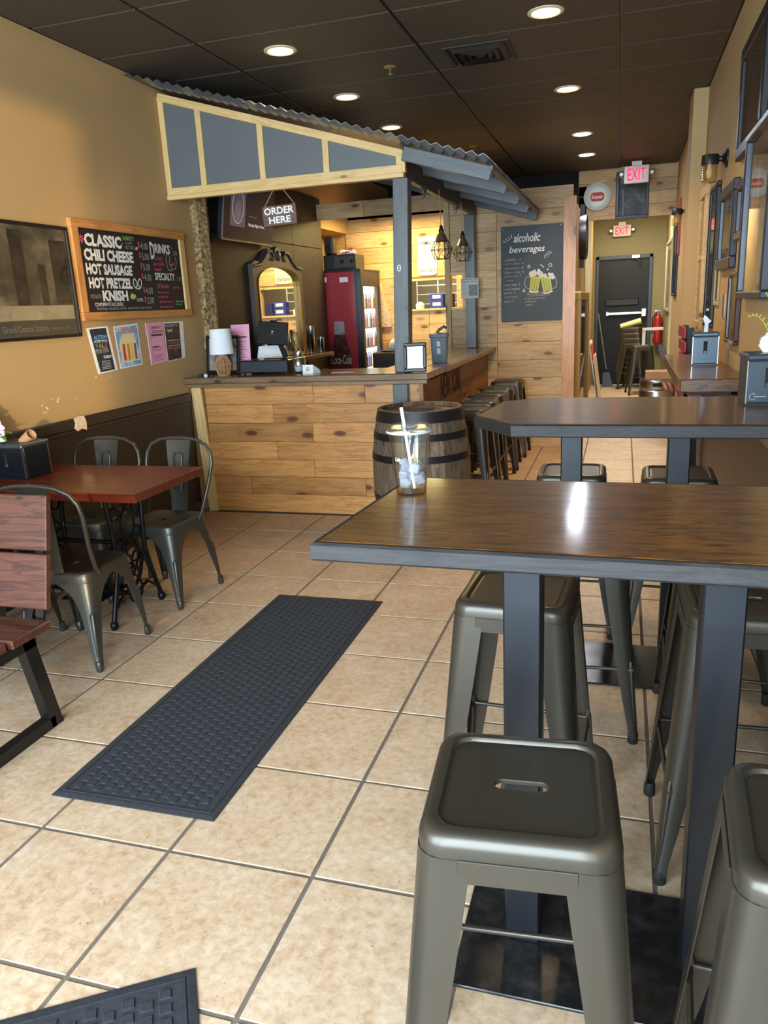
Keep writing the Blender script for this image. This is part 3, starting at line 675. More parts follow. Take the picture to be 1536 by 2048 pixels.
# flowers by the dispenser
def petal_flower(parent, c, r_, nrm, mat, n=5, seed=0):
    random.seed(seed); q = Vector(nrm).to_track_quat('Z', 'Y').to_matrix().to_4x4(); M = Matrix.Translation(c) @ q
    for k in range(n):
        a = 2 * math.pi * k / n + seed; rg = []
        for i in range(5):
            t = i / 4; rad = r_ * t; w = r_ * .42 * math.sin(math.pi * (0.12 + .80 * t)); h = r_ * (.30 * t - .35 * t * t)
            rg.append([(rad, -w, h), (rad, 0, h - .1 * w), (rad, w, h), (rad, w, h + .0012), (rad, 0, h + .0012 - .1 * w), (rad, -w, h + .0012)])
        MB().loft(rg).obj('petal', mat, parent, M @ Matrix.Rotation(a, 4, 'Z'), 60)
    MB().lathe([(.001, 0), (r_ * .14, .002), (r_ * .10, r_ * .16), (.001, r_ * .2)], 8).obj('flower_centre', plain('flower_heart', (206, 84, 120), .6), parent, M, 50)
M_petal = plain('pale_pink_petal', (216, 184, 196), .6); M_leaf = plain('green_leaf', (76, 140, 48), .45); M_fern = plain('yellow_green_fern', (176, 190, 60), .5)
fl = thing('artificial_flowers', 'pale pink and white artificial flowers with green leaves beside black dispenser', 'flowers', (-.95, 2.03, .94))
for k, (c, nrm) in enumerate([((-.955, 1.985, 1.085), (.6, -.8, .2)), ((-.935, 2.0, 1.03), (.8, -.6, .3)), ((-.975, 1.97, 1.015), (.3, -.9, .4)), ((-.925, 1.99, .985), (.7, -.7, 0)), ((-.985, 1.98, 1.12), (.4, -.8, .6)), ((-1.0, 1.99, 1.06), (.3, -.9, .1))]):
    petal_flower(fl, Vector(c), .042, nrm, M_petal, 5, k)
    MB().tube([(-.96, 2.04, .94), ((c[0] - .96) / 2, c[1] + .02, (c[2] + .94) / 2), c], .003, 6).obj('stem', M_leaf, fl)
for k, (dx, dy, dz) in enumerate([(.10, -.06, .015), (.075, -.09, .04), (-.02, -.10, .03), (.11, -.02, .05), (.03, -.10, .01)]):
    rg = []; o = Vector((-.955, 2.03, .945)); d = Vector((dx, dy, dz)); sd = d.cross(Vector((0, 0, 1))).normalized()
    for i in range(6):
        t = i / 5; p = o + d * t + Vector((0, 0, .03 * math.sin(math.pi * t))); w = .016 * math.sin(math.pi * (.06 + .92 * t))
        rg.append([p - sd * w, p + Vector((0, 0, .003)), p + sd * w, p + Vector((0, 0, -.001))])
    MB().loft(rg).obj('leaf', M_leaf, fl, I4, 60)
fe = thing('fern_sprig', 'yellow-green artificial fern sprigs reaching in from the right picture edge', 'plant', (2.74, 2.19, 1.30))
for k, (ex, ey, ez) in enumerate([(-.105, .01, .115), (-.05, .0, .20), (.005, -.02, .17), (-.04, .02, .245)]):
    o = Vector((2.745, 2.18, 1.30)); e = o + Vector((ex, ey, ez)); pts = []
    for i in range(9):
        t = i / 8; p = o.lerp(e, t) + Vector((0, 0, .06 * math.sin(math.pi * t * .9))); pts.append(p)
    MB().tube(pts, [.0022 - .0002 * i for i in range(9)], 6).obj('frond_stem', M_fern, fe)
    for i in range(2, 9):
        for s_ in (-1, 1):
            p = pts[i]; q = p + Vector((.006, s_ * .010, .016)) * (1.1 - i / 12)
            MB().tube([p, p.lerp(q, .5) + Vector((.002, 0, .002)), q], [.0012, .0030, .0008], 5).obj('leaflet', M_fern, fe)

# ================================================================== MATS
def mat_rug(label, M, w, l, nx, ny, clip=None):
    t = thing('floor_mat', label, 'mat', (0, 0, 0), 0, 'charcoal floor mats'); t.matrix_basis = M; W[t] = M
    rc = lambda g, z: [(-w / 2 + g, -l / 2 + g, z), (w / 2 - g, -l / 2 + g, z), (w / 2 - g, l / 2 - g, z), (-w / 2 + g, l / 2 - g, z)]
    MB().loft([rc(0, 0), rc(0, .003), rc(.016, .007)]).obj('backing', M_mat, t, M)
    b = MB(); o = .028
    b.ribbon([(-w / 2 + o, -l / 2 + o), (w / 2 - o, -l / 2 + o), (w / 2 - o, l / 2 - o), (-w / 2 + o, l / 2 - o)], .008, .006, .004, True)
    b.obj('border_rib', M_mat, t, M)
    b = MB(); px = (w - 2 * .05) / nx; py = (l - 2 * .05) / ny; random.seed(2)
    for i in range(nx):
        for j in range(ny):
            cx = -w / 2 + .05 + (i + .5) * px; cy = -l / 2 + .05 + (j + .5) * py + (px * .0)
            off = (i % 2) * .5 * py
            cy += off - .25 * py
            s_ = px * random.uniform(.34, .40); q = py * .36
            b.loft([[(cx - s_, cy - q, .006), (cx + s_, cy - q, .006), (cx + s_, cy + q, .006), (cx - s_, cy + q, .006)], [(cx - s_ * .8, cy - q * .8, .0105), (cx + s_ * .8, cy - q * .8, .0105), (cx + s_ * .8, cy + q * .8, .0105), (cx - s_ * .8, cy + q * .8, .0105)]], False, True)
    o_ = b.obj('raised_squares', M_mat, t, M); o_['kind'] = 'stuff'
mat_rug('long charcoal floor mat with raised squares running toward the counter', lay(.675, 1.545, .001, R(.3)), .612, 1.872, 14, 44)
mat_rug('charcoal floor mat corner at the bottom left picture edge', lay(1.216, -.441, .001, R(33.4)), .60, .90, 12, 20)

# ================================================================== COUNTER, CANOPY, BARREL
ct = thing('service_counter', 'pine-boarded service counter with brown boarded bar side', 'counter', (0, 4.4, 0))
rows = [(1.0, .862), (.860, .716), (.714, .570), (.568, .430), (.428, .292), (.290, .152), (.150, .004)]
joints = [(-.04, .37), (-.38,), (-.06,), (-.37,), (-.07,), (-.62, .34), ()]
random.seed(5)
for (z1, z0), js in zip(rows, joints):
    e = [-.955] + list(js) + [.79]
    for a, b in zip(e[:-1], e[1:]): plankX('plank', M_pine, ct, a + .001, b - .001, 4.17 + random.uniform(-.002, .002), z0, z1, .02)
plank('end_board', M_strip, ct, axes((-.996, 4.165, .50), (-.046, 0, .9989), (.9989, 0, .046), (0, -1, 0)), 1.0, .085, .03)
MB().box(-1.04, 4.19, 0, .79, 4.25, 1.0).box(.72, 4.25, 0, .78, 7.08, 1.0).obj('carcass', M_mill, ct)
for k in range(7):
    z0 = .004 + k * .142
    js = [4.20, 5.4 + .7 * (k % 2), 7.085] if k % 3 else [4.20, 6.2, 7.085]
    for a, b in zip(js[:-1], js[1:]): plankY('plank', M_mill, ct, a + .001, b - .001, .80, z0, z0 + .140, .02)
plankZ('corner_board', M_mill, ct, .785, .815, 4.165, 4.20, 0, 1.0)
# lettering burnt into the bar side
M_burn = plain('burnt_lettering', (34, 22, 14), .8)
text('lettering', 'NEW YORK', .80, .20, M_burn, ct, onL(4.80, .80, .8012), .0)
MB().ribbon([(0, 0), (.10, .03), (.16, .10), (.20, .02), (.30, .05), (.38, .0)], .012).obj('burnt_outline', M_burn, ct, onL(5.45, .70, .8012))
for k in range(9): MB().ribbon([(0, 0), (0, -.05 - .02 * (k % 3))], .012).obj('drip', M_burn, ct, onL(4.83 + k * .09, .80, .8012))
wt = thing('bar_worktop', 'stained plank bar top wrapping the counter corner', 'worktop', (0, 4.3, 1.03))
for y0, y1 in ((4.08, 4.262), (4.264, 4.444), (4.446, 4.63)): plank('board', M_bartop, wt, axes((-.10, (y0 + y1) / 2, 1.056), EX, EY, EZ), 1.95, y1 - y0, .048, .004)
for x0, x1 in ((.40, .555), (.557, .715), (.717, .885)): plank('board', M_bartop, wt, axes(((x0 + x1) / 2, 5.862, 1.054), EY, (-1, 0, 0), EZ), 2.455, x1 - x0, .046, .004)
plankX('edge_moulding', M_baredge, wt, -1.075, .872, 4.072, 1.036, 1.076, .010)
plankX('under_moulding', M_baredge, wt, -1.075, .855, 4.115, 1.002, 1.031, .06)
plankY('edge_moulding', M_baredge, wt, 4.64, 7.085, .893, 1.036, 1.074, .008)

cn = thing('service_canopy', 'slate-grey lean-to canopy with pine trim and corrugated metal roof', 'canopy', (0, 4.2, 2.4))
sl = -.305; zr = lambda x: 3.118 + sl * (x + 1.08)
YC = 4.15; vx = [-1.055, -.765, -.295, .185, .705]
for a, b in zip(vx[:-1], vx[1:]):
    a_, b_ = a + .018, b - .018
    MB().loft([[(a_, y, 2.44), (b_, y, 2.44), (b_, y, zr(b_) - .05), (a_, y, zr(a_) - .05)] for y in (YC + .012, YC + .026)]).obj('panel', M_panel, cn)
for x in vx:
    plankZ('batten', M_strip, cn, x - .022, x + .022, YC, YC + .018, 2.452, zr(x) - .062)
L_ = 1.80 * math.hypot(1, sl); dx = Vector((1, 0, sl)).normalized(); dn = Vector((-dx.z, 0, dx.x))
plank('top_rail', M_strip, cn, axes(Vector((-.175, YC + .009, zr(-.175) - .047)), dx, dn, (0, -1, 0)), L_, .052, .019)
plankX('bottom_rail', M_strip, cn, -1.075, .725, YC - .002, 2.405, 2.455, .022)
plankX('bottom_rail', M_strip, cn, -1.075, .735, YC - .012, 2.375, 2.405, .06)
plankZ('corner_batten', M_strip, cn, .725, .745, YC, YC + .04, 2.405, zr(.735) - .03)
# corrugated roof: folded sheet, ridges front to back
b = MB(); pit = .072; pts = []; x = -1.075
k = 0
while x < 1.385:
    pts.append((x, zr(x) + (.004 if k % 2 == 0 else .024))); x += pit / 2; k += 1
rg = []
for y in (3.77, 5.4, 7.05): rg.append([(p[0], y, p[1]) for p in pts] + [(p[0], y, p[1] - .0025) for p in pts[::-1]])
b.loft(rg).obj('roof_sheet', M_corr, cn)
for y in (4.10, 4.80, 5.52, 6.20, 6.93):
    x0 = .748 if y < 4.2 else -1.05
    Lr = (1.33 - x0) * math.hypot(1, sl); mx = (1.33 + x0) / 2
    plank('rafter', M_grey, cn, axes(Vector((mx, y, zr(mx) - .050)), dx, (0, 1, 0), dn), Lr, .038, .088, .003)
plank('eave_strip', M_grey, cn, axes((1.335, 5.52, zr(1.335) - .016), EY, dn, (-dx).normalized()), 2.9, .03, .02, .002)
def lean_post(x_b, x_t, y0, y1, z0, z1, w, name='post'):
    d = Vector((x_t - x_b, 0, z1 - z0)); L = d.length; d.normalize()
    plank(name, M_grey, cn, axes(((x_b + x_t) / 2, (y0 + y1) / 2, (z0 + z1) / 2), d, (d.z, 0, -d.x), EY), L, w, y1 - y0, .005)
lean_post(.662, .703, 4.165, 4.265, 1.080, 2.376, .108)
plankZ('post_foot', M_grey, cn, .60, .71, 4.12, 4.168, .0, 1.002, .004)
lean_post(.652, .648, 6.95, 7.05, 1.078, 2.40, .105)
plank('beam', M_beam, cn, axes((.69, 4.98, 2.455), EY, (-1, 0, 0), EZ), 1.42, .045, .13, .004)
plank('beam', M_beam, cn, axes((.69, 6.36, 2.46), EY, (-1, 0, 0), EZ), 1.32, .045, .13, .004)
for y_ in (4.85, 6.05): MB().box(.675, y_, 2.36, .705, y_ + .06, 2.40).tube([(.69, y_ + .03, 2.36), (.70, y_ + .03, 2.335), (.685, y_ + .03, 2.325), (.675, y_ + .03, 2.34)], .004, 6).obj('hook', M_black, cn)
# notes on the posts
nb = thing('newspaper_clipping', 'old newspaper clipping pinned to the rear grey canopy post', 'clipping', (.64, 6.94, 1.68))
MB().box(-.092, -.10, 0, .092, .10, .002).obj('sheet', plain('newsprint', (196, 194, 186), .8), nb, onB(.645, 1.685, 6.946))
squiggle('headline', .165, .018, M_black, nb, onB(.562, 1.765, 6.9435), 1, .007); squiggle('headline', .16, .018, M_black, nb, onB(.562, 1.742, 6.9435), 2, .007)
MB().box(0, 0, 0, .09, .11, .001).obj('photo', plain('newsprint_photo', (132, 134, 136), .8, 0, 0, .5, 60), nb, onB(.635, 1.61, 6.9437))
for k in range(9): MB().box(0, 0, 0, .06, .004, .0006).obj('text_line', M_chalk2, nb, onB(.565, 1.605 + k * .014, 6.9437))
tg = tag(MB().ribbon([(.012 * math.cos(a), .02 * math.sin(a)) for a in [i * .628 for i in range(10)]], .006, 0, .001, True).ribbon([(-.002, 0), (.004, 0)], .006).obj('sticker', M_white, None, onB(.672, 1.795, 4.1625)), 'small white oval sticker on the front grey post', 'sticker')

# oak barrel
br = thing('oak_barrel', 'weathered oak whiskey barrel with black iron hoops before the counter', 'barrel', (.893, 3.745, 0))
MBr = Matrix.Translation((.893, 3.745, 0)); NS = 22
rad = lambda z: .278 + .054 * (1 - ((z - .445) / .445) ** 2)
M_stave = wood('barrel_stave', (86, 74, 62), (146, 120, 92), (28, 27, 28), .75, 0, 0.05, 1.3, .6, .4)
rg = []
for i in range(11):
    z = .89 * i / 10; R_ = rad(z); h = math.pi / NS * .985; ri = R_ - .022
    rg.append([(z, ri * math.sin(-h), ri * math.cos(h)), (z, R_ * math.sin(-h), R_ * math.cos(h)), (z, 0, R_), (z, R_ * math.sin(h), R_ * math.cos(h)), (z, ri * math.sin(h), ri * math.cos(h))])
sm = MB().loft(rg).mesh('stave'); sm.materials.append(M_stave)
for k in range(NS):
    Mk = MBr @ Matrix.Rotation(2 * math.pi * k / NS, 4, 'Z') @ axes((0, 0, 0), EZ, EX, EY)
    link(bpy.data.objects.new('stave', sm), br, Mk)
M_hoop = plain('black_iron_hoop', (40, 38, 38), .45, .5, 0, .2, 12)
for z0, z1 in ((.005, .055), (.145, .19), (.285, .33), (.56, .605), (.70, .745), (.815, .885)):
    MB().lathe([(rad(z0) + .001, z0), (rad(z0) + .004, z0), (rad(z1) + .004, z1), (rad(z1) + .001, z1), (rad(z0) + .001, z0)], 44, cap=False).obj('hoop', M_hoop, br, MBr, 30)
MB().lathe([(.001, .845), (.258, .845), (.258, .862), (.001, .862)], 40).obj('barrel_head', wood('barrel_head', (120, 92, 66), (146, 116, 86), (60, 44, 30), .6, .1, .04), br, MBr, 30)
for r_ in (.17, .225): MB().ribbon([(r_ * math.cos(a), r_ * math.sin(a)) for a in [i * 2 * math.pi / 40 for i in range(40)]], .008, .862, .001, True).obj('head_ring', M_hoop, br, MBr)
MB().box(-.13, -.10, .8635, .12, .11, .866).obj('head_label', plain('brown_print', (46, 32, 24), .5, 0, 0, .6, 40), br, MBr)
MB().box(.05, -.115, .866, .11, -.10, .870).obj('paper_tag', M_paper, br, MBr)

# ================================================================== RED TABLE ON TREADLE BASE, BENCH
rt = thing('treadle_table', 'red-stained plank table on black cast-iron sewing treadle base', 'table', (-.54, 2.09, 0))
for y0, y1 in ((1.775, 1.985), (1.987, 2.197), (2.199, 2.405)): plank('board', M_red, rt, axes((-.518, (y0 + y1) / 2, .728), EX, EY, EZ), 1.06, y1 - y0, .044, .003)
def tread_side(x):
    s = MB()
    f, bk, tf, tb = 1.875, 2.310, 1.965, 2.215
    s.tube([(x, tf - .03, .70), (x, tf - .01, .52), (x, tf + .01, .34), (x, f + .05, .18), (x, f, .03)], .013, 8)
    s.tube([(x, tb + .03, .70), (x, tb + .01, .52), (x, tb, .34), (x, bk - .05, .18), (x, bk, .03)], .013, 8)
    s.tube([(x, tf - .06, .70), (x, tb + .06, .70)], .012, 8)
    for ph in (0, 1):
        s.tube([(x, 2.09 + (.06 if ph else -.06) * math.cos(i * .55), .69 - i * .032) for i in range(20)], .007, 6)
    s.tube([(x, f + .02, .09), (x, 1.98, .15), (x, 2.09, .12), (x, 2.20, .15), (x, bk - .02, .09)], .009, 6)
    for c, r_ in (((x, 2.04, .30), .05), ((x, 2.14, .30), .05), ((x, 2.09, .22), .045), ((x, 2.0, .58), .035), ((x, 2.18, .58), .035), ((x, 2.02, .45), .03), ((x, 2.16, .45), .03)):
        s.tube([(c[0], c[1] + r_ * math.cos(a), c[2] + r_ * math.sin(a)) for a in [i * 2 * math.pi / 14 for i in range(14)]], .0065, 6, True)
    o = s.obj('treadle_side', M_iron, rt, I4, 50)
    for y in (f, bk): MB().lathe([(.010, .045), (.020, .035), (.022, .02), (.016, .0)], 12, (x, y, 0)).obj('foot', M_iron, o, I4, 40)
tread_side(-.285); tread_side(-.80)
MB().tube([(-.80, 2.09, .40), (-.285, 2.09, .40)], .012, 8).obj('stretcher', M_iron, rt); MB().tube([(-.80, 2.09, .12), (-.285, 2.09, .12)], .012, 8).obj('stretcher', M_iron, rt)
pd = MB()
for k in range(7): pd.box(-.66, 1.97 + k * .036, .105, -.42, 1.985 + k * .036, .118)
pd.box(-.66, 1.96, .105, -.645, 2.21, .118).box(-.435, 1.96, .105, -.42, 2.21, .118); pd.obj('pedal', M_iron, rt)
MB().tube([(-.335, 2.09 + .15 * math.cos(a), .27 + .15 * math.sin(a)) for a in [i * 2 * math.pi / 24 for i in range(24)]], .010, 8, True).tube([(-.335, 1.94, .27), (-.335, 2.24, .27)], .006, 6).tube([(-.335, 2.09, .12), (-.335, 2.09, .42)], .006, 6).obj('flywheel', M_iron, rt, I4, 50)

bn = thing('walnut_bench', 'walnut slat bench with black steel frame at left picture edge', 'bench', (-.35, 1.0, 0))
tl = Vector((0, .22, .975)).normalized()
for zc, yc in ((.805, 1.105), (.585, 1.055)):
    plank('back_slat', M_walnut, bn, axes((-.40, yc, zc), EX, tl, Vector((0, -tl.z, tl.y))), 1.0, .212, .030, .004)
for yc, w_ in ((.93, .20), (.715, .20)):
    plank('seat_slat', M_walnut, bn, axes((-.40 + (.0 if yc > .8 else -.012), yc, .422), EX, EY, EZ), 1.0, w_, .034, .004)
M_bst = plain('black_bench_steel', (34, 30, 30), .4, .4, .1)
for x in (.052, -.86):
    b = MB().loft([[(x - .02, 1.035 + o[1], z) if False else (x + o[0], (1.01 if z < .1 else .93) + o[1], z) for o in ((-.022, -.03), (.022, -.03), (.022, .03), (-.022, .03))] for z in (.0, .403)])
    b.box(x - .022, .52, 0, x + .022, 1.0, .045).loft([[(x + o[0], (.54 if z < .1 else .64) + o[1], z) for o in ((-.022, -.03), (.022, -.03), (.022, .03), (-.022, .03))] for z in (.0, .403)]).box(x - .022, .60, .36, x + .022, .97, .404)
    b.obj('leg_frame', M_bst, bn)
    MB().loft([[(x - .02 + o[0], 1.015 + .226 * (z - .40) + o[1], z) for o in ((-.018, .028), (.018, .028), (.018, .040), (-.018, .040))] for z in (.40, .90)]).box(x - .038, .95, .385, x - .002, 1.055, .405).obj('back_bracket', M_bst, bn)

# ================================================================== CEILING FITTINGS
def downlight(label, x, y, warm, power):
    t = thing('recessed_light', label, 'light', (x, y, ZC)); Mz = Matrix.Translation((x, y, ZC))
    MB().lathe([(.105, -.001), (.105, -.006), (.085, -.010), (.078, -.003), (.078, .0)], 32, cap=False).obj('trim_ring', plain('cream_ring', (232, 214, 178), .4) if warm else M_white, t, Mz, 40)
    MB().lathe([(.001, -.004), (.079, -.004), (.079, -.002), (.001, -.002)], 32).obj('lens', emis('warm_lens', (255, 226, 170), 9) if warm else emis('cool_lens', (236, 244, 255), 240), t, Mz, 40)
    l = bpy.data.lights.new('bulb', 'SPOT'); l.energy = power; l.spot_size = R(130); l.spot_blend = .7; l.shadow_soft_size = .08
    l.color = (1, .72, .42) if warm else (.95, .97, 1)
    o = bpy.data.objects.new('bulb', l); link(o, t, Matrix.Translation((x, y, ZC - .02)))
downlight('glowing warm recessed ceiling light nearest the right wall at the top edge', 1.687, 3.90, True, 95)
downlight('glowing warm recessed ceiling light nearest the left wall, above the canopy front', .035, 3.85, True, 80)
downlight('glowing warm recessed ceiling light above the canopy, second from front', .047, 5.08, True, 70)
downlight('glowing warm recessed ceiling light above the canopy, farthest back', .063, 6.27, True, 60)
downlight('glowing warm recessed ceiling light beyond the air vent', 1.693, 5.69, True, 200)
downlight('cool white recessed ceiling light, nearer of two before the exit sign', 1.715, 7.54, False, 90)
downlight('cool white recessed ceiling light, farther of two before the exit sign', 1.708, 8.77, False, 90)
M_vent = plain('dark_vent_metal', (48, 42, 34), .5, .3)
vt = thing('air_vent', 'square dark louvred ceiling air vent', 'vent', (1.22, 4.48, ZC))
VM = Matrix.Translation((1.205, 4.475, ZC - .008))
b = MB(); b.box(-.215, -.215, -.004, .215, -.195, .004).box(-.215, .195, -.004, .215, .215, .004).box(-.215, -.195, -.004, -.195, .195, .004).box(.195, -.195, -.004, .215, .195, .004); b.obj('frame', M_vent, vt, VM)
MB().box(-.195, -.195, .004, .195, .195, .006).obj('duct', M_dark, vt, VM)
for k in range(4):
    h = .175 - k * .045; g = h - .024
    MB().loft([[(-h, -h, .003), (h, -h, .003), (h, h, .003), (-h, h, .003)], [(-g, -g, -.022), (g, -g, -.022), (g, g, -.022), (-g, g, -.022)], [(-g + .003, -g + .003, -.022), (g - .003, -g + .003, -.022), (g - .003, g - .003, -.022), (-g + .003, g - .003, -.022)], [(-h + .003, -h + .003, .003), (h - .003, -h + .003, .003), (h - .003, h - .003, .003), (-h + .003, h - .003, .003)]], False, False).obj('louvre', M_vent, vt, VM)
for lb, x, y in (('small brass sprinkler head between the ceiling lights and vent', .571, 4.50), ('small brass sprinkler head above the canopy eave', .595, 7.57)):
    t = thing('sprinkler_head', lb, 'sprinkler', (x, y, ZC)); Mz = Matrix.Translation((x, y, ZC))
    MB().lathe([(.045, 0), (.045, -.004), (.02, -.010), (.012, -.012), (.012, 0)], 20).obj('escutcheon', M_brass, t, Mz, 40)
    MB().lathe([(.006, -.010), (.006, -.045), (.022, -.047), (.022, -.050), (.001, -.050)], 16).obj('deflector', M_steel, t, Mz, 40)

# ================================================================== FRAMES AND SIGNS
def framed(name, label, cat, M, w, h, fwid, dep, fmat, art, mat_border=0.0, matc=None, glass=True, group=None):
    t = thing(name, label, cat, (0, 0, 0), 0, group); t.matrix_basis = M; W[t] = M
    for (a, b_, c, d) in ((0, 0, w, fwid), (0, h - fwid, w, h), (0, fwid, fwid, h - fwid), (w - fwid, fwid, w, h - fwid)):
        MB().box(a, b_, 0, c, d, dep, min(.006, fwid * .25)).obj('frame_bar', fmat, t, M)
    MB().box(fwid * .6, fwid * .6, .001, w - fwid * .6, h - fwid * .6, dep * .35).obj('mat_board' if mat_border else 'picture', matc if mat_border else art, t, M)
    if mat_border: MB().box(fwid + mat_border, fwid + mat_border, dep * .35, w - fwid - mat_border, h - fwid - mat_border, dep * .35 + .001).obj('picture', art, t, M)
    if glass: MB().box(fwid * .8, fwid * .8, dep * .62, w - fwid * .8, h - fwid * .8, dep * .66).obj('glass', M_pane, t, M)
    return t
def art(name, c1, c2, c3, scale=3.0, rough=.6):
    s = NT(name); v = s.coord((1, 1, 1), True); n = s.noise(v, scale, 6, .6, .6)
    s.l(s.ramp(n, [(.32, lin(c1)), (.5, lin(c2)), (.68, lin(c3))]), s.b.inputs['Base Color']); s.p(Roughness=rough); return s.m
# sepia station poster (plain stand-in for the photograph), caption kept
A_sepia = art('sepia_print', (50, 44, 34), (98, 88, 68), (158, 144, 112), 3)
ps = framed('framed_poster', 'large black-framed sepia poster on tan wall, cut by the left edge', 'poster', onL(2.06, 1.452), .892, .645, .020, .022, M_black, A_sepia, 0)
Mp = onL(2.06, 1.452)
A_beam = art('sepia_light', (150, 138, 108), (182, 168, 134), (202, 188, 152), 4)
A_dk = art('sepia_dark', (34, 30, 24), (52, 46, 36), (78, 70, 54), 8)
for k, (x0, x1, y0, y1) in enumerate([(.40, .50, .18, .60), (.60, .66, .18, .42), (.72, .86, .20, .56), (.10, .24, .2, .6)]): MB().box(x0, y0, .0078, x1, y1, .0083).obj('print_tone', A_dk, ps, Mp)
MB().box(.03, .11, .0078, .86, .19, .0084).obj('print_tone', A_beam, ps, Mp); MB().box(.022, .024, .0078, .868, .105, .0086).obj('caption_band', plain('caption_grey', (84, 80, 68), .6), ps, Mp)
text('caption', 'Grand Central Station', .36, .036, plain('caption_ink', (150, 144, 124), .6), ps, Mp @ Matrix.Translation((.25, .045, .0088))); text('caption', 'November 1929', .16, .018, plain('caption_ink', (140, 134, 114), .6), ps, Mp @ Matrix.Translation((.64, .05, .0088)), 0, .3)

# menu board
mb = thing('menu_board', 'pine-framed black menu board with white and pink hand lettering', 'menu board', (-1.07, 3.6, 1.55))
Mm = onL(2.975, 1.543); Wm, Hm = 1.305, .612
MB().box(.03, .03, .006, Wm - .03, Hm - .03, .016).obj('blackboard', M_board, mb, Mm)
for y_ in (.0, Hm - .052): plank('frame_bar', M_pine, mb, Mm @ Matrix.Translation((Wm / 2, y_ + .026, .016)), Wm, .052, .032, .003)
for x_, m_ in ((.0, M_pine), (Wm - .075, M_strip)): plank('frame_bar', m_, mb, Mm @ Matrix.Translation((x_ + .0325, Hm / 2, .016)) @ Matrix.Rotation(R(90), 4, 'Z'), Hm - .104, .065, .030, .003)
def mt(s_, x, y, w, h, mat=M_chalk, bold=.02, shear=0.0): text('lettering', s_, w, h, mat, mb, Mm @ Matrix.Translation((x, y, .0165)), bold, shear)
BB = .05
mt('CLASSIC', .125, .455, .385, .078, M_chalk, BB); mt('CHILI CHEESE', .105, .368, .52, .074, M_chalk, BB); mt('HOT SAUSAGE', .105, .283, .49, .070, M_chalk, BB)
mt('HOT PRETZEL', .115, .198, .46, .070, M_chalk, BB); mt('KNISH', .235, .118, .275, .070, M_chalk, BB); mt('POTATO', .115, .135, .105, .026, M_chalk2, 0)
mt('CONDIMENTS INCLUDED:', .145, .088, .30, .022, M_chalk, .01); mt('Ketchup, mustard, relish, sauerkraut, red onions', .16, .058, .62, .026, M_chalk2, 0)
mt('SABRETT', .53, .515, .13, .026, M_greenk, .01); mt('ALL BEEF', .555, .492, .075, .014, M_chalk2, 0); mt('HOT DOG', .55, .458, .10, .024, M_chalk2, 0); mt('-', .515, .488, .012, .004, M_chalk, 0)
for i, (s_, y_) in enumerate([('4.00', .465), ('5.00', .395), ('5.00', .325), ('4.00', .255), ('4.00', .165), ('2.00', .098)]):
    mt(s_, .73, y_, .085, .046, M_chalk2, .005); mt('$', .698, y_ + .008, .022, .042, M_pink, .005)
mt('CHIPS-', .605, .115, .082, .022, M_chalk, 0)
mt('D', .84, .405, .055, .118, M_chalk, .03); mt('RINKS', .90, .448, .20, .066, M_chalk, .03); mt('2.00', 1.135, .445, .060, .032, M_chalk2, 0); mt('$', 1.115, .485, .012, .022, M_pink, 0)
mt('-COKE', .885, .400, .105, .024, M_pink, 0); mt('-diet COKE', .855, .362, .15, .026, M_pink, 0); mt('-water', .86, .325, .105, .024, M_pink, 0)
mt('SPECIALTY', .865, .262, .26, .052, M_chalk, .025); mt('3.00', 1.155, .262, .058, .028, M_chalk2, 0)
mt("Dr Brown's", .885, .205, .15, .034, M_pink, .008); mt('yoo-hoo', 1.085, .200, .105, .024, M_pink, 0)
for s_, y_, w_ in (('-black cherry', .165, .15), ('-cream soda', .138, .13), ('-diet black cherry', .098, .19), ('-diet cream soda', .066, .18)): mt(s_, .875, y_, w_, .021, M_pink, 0)
squiggle('lettering', .105, .014, M_greenk, mb, Mm @ Matrix.Translation((1.105, .105, .0165)), 5); squiggle('lettering', .085, .014, M_greenk, mb, Mm @ Matrix.Translation((1.10, .083, .0165)), 6)
b = MB()
for k in range(4): b.ribbon([(-.026 * math.cos(k * .785), -.026 * math.sin(k * .785)), (.026 * math.cos(k * .785), .026 * math.sin(k * .785))], .006)
b.obj('star_drawing', M_pink, mb, Mm @ Matrix.Translation((.098, .495, .0165)))
MB().ribbon([(-.022, -.036), (-.008, -.012), (.012, .012), (.030, .030), (.046, .018), (.048, -.008), (.030, -.032), (0, -.040), (-.030, -.032), (-.048, -.008), (-.046, .018), (-.030, .030), (-.012, .012), (.008, -.012), (.022, -.036)], .008).obj('pretzel_drawing', M_chalk, mb, Mm @ Matrix.Translation((.640, .238, .0165)))
MB().prism([(0, .015), (.02, .034), (.062, .026), (.068, .012), (.045, -.006), (.005, -.002)], 0, .0006).obj('knish_drawing', plain('chalk_lime', (176, 204, 104), .9), mb, Mm @ Matrix.Translation((.535, .135, .0165)))
MB().ribbon([(0, .07), (.03, .085), (.045, .05), (.03, .01), (.06, -.03), (.11, -.02), (.13, .03), (.12, .06)], .005).ribbon([(.0, .07), (-.012, .03), (.0, -.02), (.03, -.04), (.06, -.03)], .005).obj('drink_drawing', M_chalk2, mb, Mm @ Matrix.Translation((1.045, .37, .0165)))
MB().prism([(0, 0), (.03, .014), (.055, .010), (.03, -.010)], 0, .0006).obj('drink_drawing', plain('chalk_red', (226, 80, 60), .9), mb, Mm @ Matrix.Translation((1.085, .375, .0167)))
MB().prism([(0, 0), (.022, .006), (.03, .02), (.012, .024), (-.004, .016)], 0, .0006).obj('hot_dog_drawing', plain('chalk_salmon', (238, 170, 150), .9), mb, Mm @ Matrix.Translation((.668, .455, .0165)))

